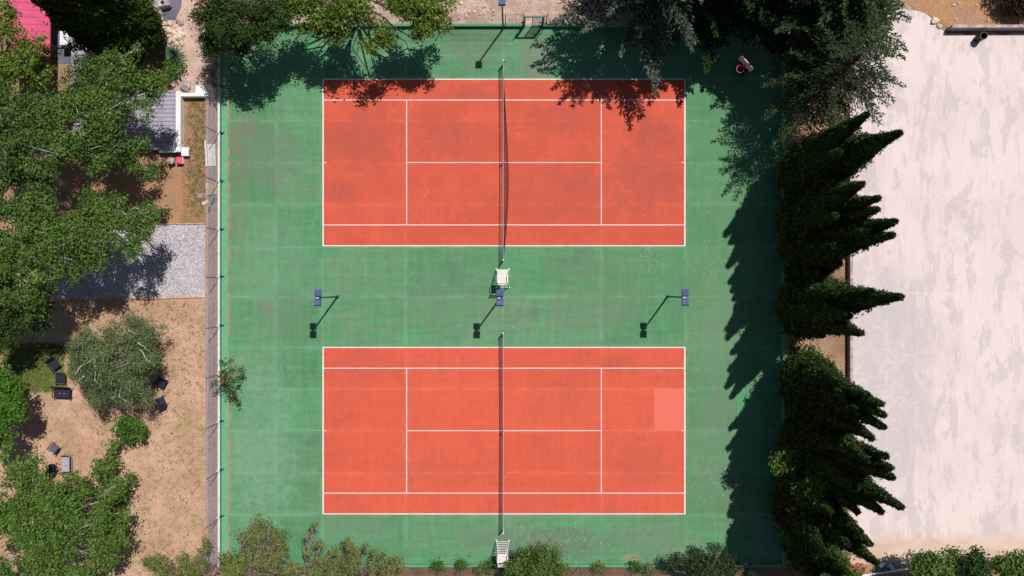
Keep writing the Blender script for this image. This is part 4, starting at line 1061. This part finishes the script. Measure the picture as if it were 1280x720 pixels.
# bottom side
twk = dict(leaf=.15, aspect=.52, trunk_r=.05, sub=.36, subs=7.5, tufts=10, per=12, clump=.13, twigmat=M['twig'])
leafy('shrub', 'rounded open shrub leaning over the lower left corner of the apron', 'shrub', (332,712), [(330,660,3.0,20),(310,668,2.8,18),(348,668,2.8,18),(330,690,2.2,26),(352,690,2.2,14),(306,690,2.2,14)], 61, L['dry'], M['twig'], twigs=231, **twk)
leafy('shrub', 'wispy thin shrub right of the rounded shrub at the bottom wall', 'shrub', (392,716), [(384,668,3.2,5),(386,690,2.6,6),(402,680,2.6,6),(404,700,2.0,10),(394,655,3.4,4),(418,690,2.2,6)], 62, L['dry'], M['twig'], twigs=66, **twk)
leafy('shrub', 'tangled twiggy shrub with pinkish twigs along the bottom wall', 'shrub', (445,722), [(436,684,2.4,10),(450,700,2.2,18),(425,708,2.0,18),(475,706,1.8,16),(460,682,2.4,6),(495,706,1.6,10),(470,690,2.2,6)], 63, L['dry'], M['twig'], twigs=187, **twk)
leafy('shrub', 'twiggy green shrub at the bottom edge left of the fence corner', 'shrub', (245,722), [(195,702,2.2,14),(225,706,2.2,18),(256,696,2.4,18),(280,708,2.2,18),(210,718,2.2,22),(258,674,2.6,6),(250,718,2.2,22)], 64, L['dry'], M['twig'], twigs=143, **twk)
leafy('shrub', 'twiggy mixed shrub at the bottom edge below the rounded shrub', 'shrub', (330,728), [(300,712,1.8,22),(340,714,1.8,24),(380,715,1.8,22),(395,712,1.6,16)], 65, L['dry'], M['twig'], twigs=143, **twk)
leafy('bush', 'rounded bright green bush right of the lower umpire chair', 'bush', (672,722), [(655,704,2.4,16),(680,702,2.6,18),(668,714,2.6,24),(695,712,2.2,14),(640,714,2.2,12),(678,686,2.8,7),(652,694,2.4,5)], 66, L['bright'], M['bark'], leaf=.16, aspect=.5)
leafy('bush', 'dark spiky bush at the bottom edge near the shaded corner', 'bush', (880,726), [(865,705,2.2,16),(888,698,2.6,16),(905,708,2.2,16),(880,716,2.4,22),(845,702,2.0,8),(930,708,1.8,8),(892,686,2.8,6),(838,705,2,6)], 67, L['cedar'], M['bark'], leaf=.17, aspect=.35)
for i, (px, py, r, lb) in enumerate(((548,708,8,'small bright green plant in the soil bed, leftmost of the low plants'), (576,706,5,'tiny green plant in the soil bed next to the leftmost low plant'), (605,711,12,'yellowish low plant in the soil bed left of the lower umpire chair'),
                              (613,707,6,'fresh green plant in the soil bed touching the lower umpire chair'), (748,710,7,'yellowish low plant in the soil bed right of the round bush'), (796,709,8,'fresh green low plant in the soil bed below the orange scuff'), (810,712,6,'dull green low plant in the soil bed near the dark spiky bush'))):
    leafy('plant', lb, 'plant', (px, py+1), [(px-r*.4, py, .5, r*.6), (px+r*.5, py+1, .45, r*.55), (px, py-r*.2, .6, r*.5)], 70+i, L['fresh' if i in (0,1,3,5) else 'dry'], M['bark'], leaf=.13, aspect=.55, trunk_r=.03)
for i, (lob, lb, mt) in enumerate((([(1150,706,3,16),(1170,704,3.4,14),(1190,710,3.2,18),(1160,716,3.2,18)], 'green bush at the bottom edge right of the white pipe', 'mid'),
                                ([(1215,700,3.8,12),(1222,710,3.6,18),(1205,708,3.4,10)], 'taller dark bush at the bottom edge in the middle of the right-hand bushes', 'dark'),
                                ([(1255,704,3.6,14),(1275,700,3.8,14),(1265,714,3.6,22),(1290,706,3.6,18)], 'green bush in the bottom right corner', 'mid'))):
    leafy('bush', lb, 'bush', (lob[0][0], 715), lob, 80+i, L[mt], M['bark'], leaf=.19, aspect=.55)
leafy('bush', 'dark brownish bush cut by the top right corner', 'bush', (1262,0), [(1268,6,.9,14),(1262,-10,.9,18),(1284,-4,.9,20),(1260,16,.7,8),(1278,17,.8,9)], 85, L['brown'], M['bark'], leaf=.18, aspect=.5)

# flowering climber on the left fence
vt = leafy('climbing_plant', 'climbing plant with small red flowers spilling over the left fence', 'plant', (282,480), [(276,468,2.4,7),(284,476,2.2,7),(288,488,1.8,7),(292,462,2.2,5),(302,462,1.8,4),(298,476,1.6,5),(280,456,2.3,5),(296,492,1.4,5),(270,480,2.3,5),(288,452,2.2,3),(297,503,.8,4)], 90, L['mid'], M['bark'], leaf=.15, aspect=.5, sub=.28, subs=5, tufts=8, per=9, clump=.11, trunk_r=.035)
rg = np.random.default_rng(8); fp = np.array([P(269+rg.random()*24, 460+rg.random()*24, 2.75) for i in range(10)]) - np.array(vt.location)
C = np.repeat(fp, 4, 0) + rg.normal(size=(40, 3))*.025
leaf_obj('flower', C, rg.normal(size=(40, 3))*.4+np.array([0, 0, 1]), .075, .055, rg.random(40), L['flower'], vt, rng=rg)

# agave and leafy ground plants by the rubble
ax, ay, _ = P(222, 72)
t = thing('yucca_plant', 'spiky blue-green rosette plant below the pale rubble heap', 'plant', (ax, ay, .012))
rg = np.random.default_rng(4); b = MB()
for i in range(70):
    az = i*2.4; el = .25+1.15*(i/70); ln_ = .95*(.75+.3*rg.random())
    d = np.array([math.cos(az)*math.cos(el), math.sin(az)*math.cos(el), math.sin(el)]); s_ = np.array([-math.sin(az), math.cos(az), 0])
    p0 = np.array([0, 0, .35]); p1 = p0+d*ln_*.55; p2 = p0+d*ln_-np.array([0, 0, .18*math.cos(el)])
    b.add([p0-s_*.02, p0+s_*.02, p1+s_*.045, p1-s_*.045, p2], [(0,1,2,3),(3,2,4)])
b.build('leaf', simple('yucca_blade', (.07, .15, .075), .5, .4, .3, 5), t)
MB().tube((0, 0, 0), (0, 0, .4), .10, .08, 8).build('stem', M['bark'], t)
leafy('plant', 'light green broad-leaved plant between the yucca and the big roof tree', 'plant', (216,92), [(208,95,.8,10),(220,90,.8,9),(228,82,.6,6),(214,86,.7,8)], 95, L['fresh'], M['bark'], leaf=.17, aspect=.5, trunk_r=.03)
leafy('bush', 'thin grey-green weed growing through the fence above the white wall', 'bush', (270,108), [(268,92,1.4,7),(270,108,1.4,7),(272,82,1.2,5)], 96, L['olive'], M['bark'], leaf=.14, aspect=.4, trunk_r=.03)

# dry grass tufts (nobody could count them)
rg = np.random.default_rng(77); pts = []
def scatter(n, x0, y0, x1, y1, z=.01):
    k = rg.random((n, 2)); a = P(x0, y1); b_ = P(x1, y0)
    return np.stack([a[0]+(b_[0]-a[0])*k[:, 0], a[1]+(b_[1]-a[1])*k[:, 1], np.full(n, z)], 1)
B = np.vstack([scatter(5200, -10, 376, 257, 730), scatter(1300, 228, 124, 258, 278), scatter(250, 259, 240, 272, 690)])
C = np.repeat(B, 5, 0) + rg.normal(size=(len(B)*5, 3))*np.array([.05, .05, 0]); C[:, 2] = .05
T = np.array([0, 0, .5]) + rg.normal(size=C.shape)*.6
o = leaf_obj('dry_grass', C, rg.normal(size=C.shape), .13*(.6+.8*rg.random(len(C))), .016, rg.random(len(C)), L['straw'], None, T=T, rng=rg)
tag(o, 'short dry straw-coloured grass on the lawn and bare soil', 'grass', kind='stuff')
B = np.vstack([scatter(2400, 4, 430, 80, 490), scatter(700, 120, 376, 257, 720), scatter(300, 236, 124, 256, 270), scatter(120, 285, 708, 830, 716)])
C = np.repeat(B, 9, 0) + rg.normal(size=(len(B)*9, 3))*np.array([.07, .07, 0]); C[:, 2] = .05
o = leaf_obj('weeds', C, rg.normal(size=C.shape)*.6+np.array([0, 0, .6]), .10*(.6+.8*rg.random(len(C))), .03, rg.random(len(C)), L['dry'], None, rng=rg)
tag(o, 'low green weeds dotted over the dry lawn', 'weeds', kind='stuff')
B = np.vstack([scatter(60, 640, 652, 760, 700), scatter(30, 290, 60, 400, 300), scatter(36, 300, 320, 980, 430), scatter(30, 560, 44, 690, 90), scatter(26, 600, 655, 830, 700), scatter(30, 410, 110, 850, 300), scatter(30, 860, 200, 960, 660)]); B[:, 2] = .046
o = leaf_obj('petals', B, np.tile([0, 0, 1.0], (len(B), 1)) + rg.normal(size=B.shape)*.2, .04+.04*rg.random(len(B)), .035, rg.random(len(B)), simple('pale_petal', (.75, .72, .62), .7, .2, .1, 4), None, rng=rg)
tag(o, 'tiny pale leaves and petals scattered on the court surface', 'leaf litter', kind='stuff')

# ------------------------------------------------------------------ light and camera
k = .475
sd = Vector((.585*k, .811*k, 1)).normalized()
elev = math.asin(sd.z); az = math.atan2(sd.x, sd.y)
sun = bpy.data.lights.new('sun', 'SUN'); sun.energy = 5.0; sun.angle = R(.5); sun.color = (1.0, .95, .89)
so = bpy.data.objects.new('sun', sun); col.objects.link(so); so.rotation_euler = sd.to_track_quat('Z', 'Y').to_euler(); so.location = (20, 25, 60)
w = bpy.data.worlds.new('World'); scene.world = w; w.use_nodes = True
nt_ = w.node_tree; bg = nt_.nodes['Background']
sky = nt_.nodes.new('ShaderNodeTexSky'); sky.sky_type = 'NISHITA'; sky.sun_disc = False; sky.sun_elevation = elev; sky.sun_rotation = az
nt_.links.new(sky.outputs[0], bg.inputs[0]); bg.inputs[1].default_value = .058
cam = bpy.data.cameras.new('camera'); cam.sensor_width = 36; cam.lens = 36*H/(1280/S); cam.clip_end = 3000
co = bpy.data.objects.new('camera', cam); col.objects.link(co); co.location = (0, 0, H); scene.camera = co
scene.view_settings.view_transform = 'Standard'; scene.view_settings.look = 'None'
scene.view_settings.exposure = -0.25; scene.view_settings.gamma = 1.0; scene.view_settings.use_curve_mapping = False
scene.cycles.max_bounces = 6; scene.cycles.diffuse_bounces = 2; scene.cycles.transparent_max_bounces = 8
print('faces', sum(len(o.data.polygons) for o in scene.objects if o.type == 'MESH'))
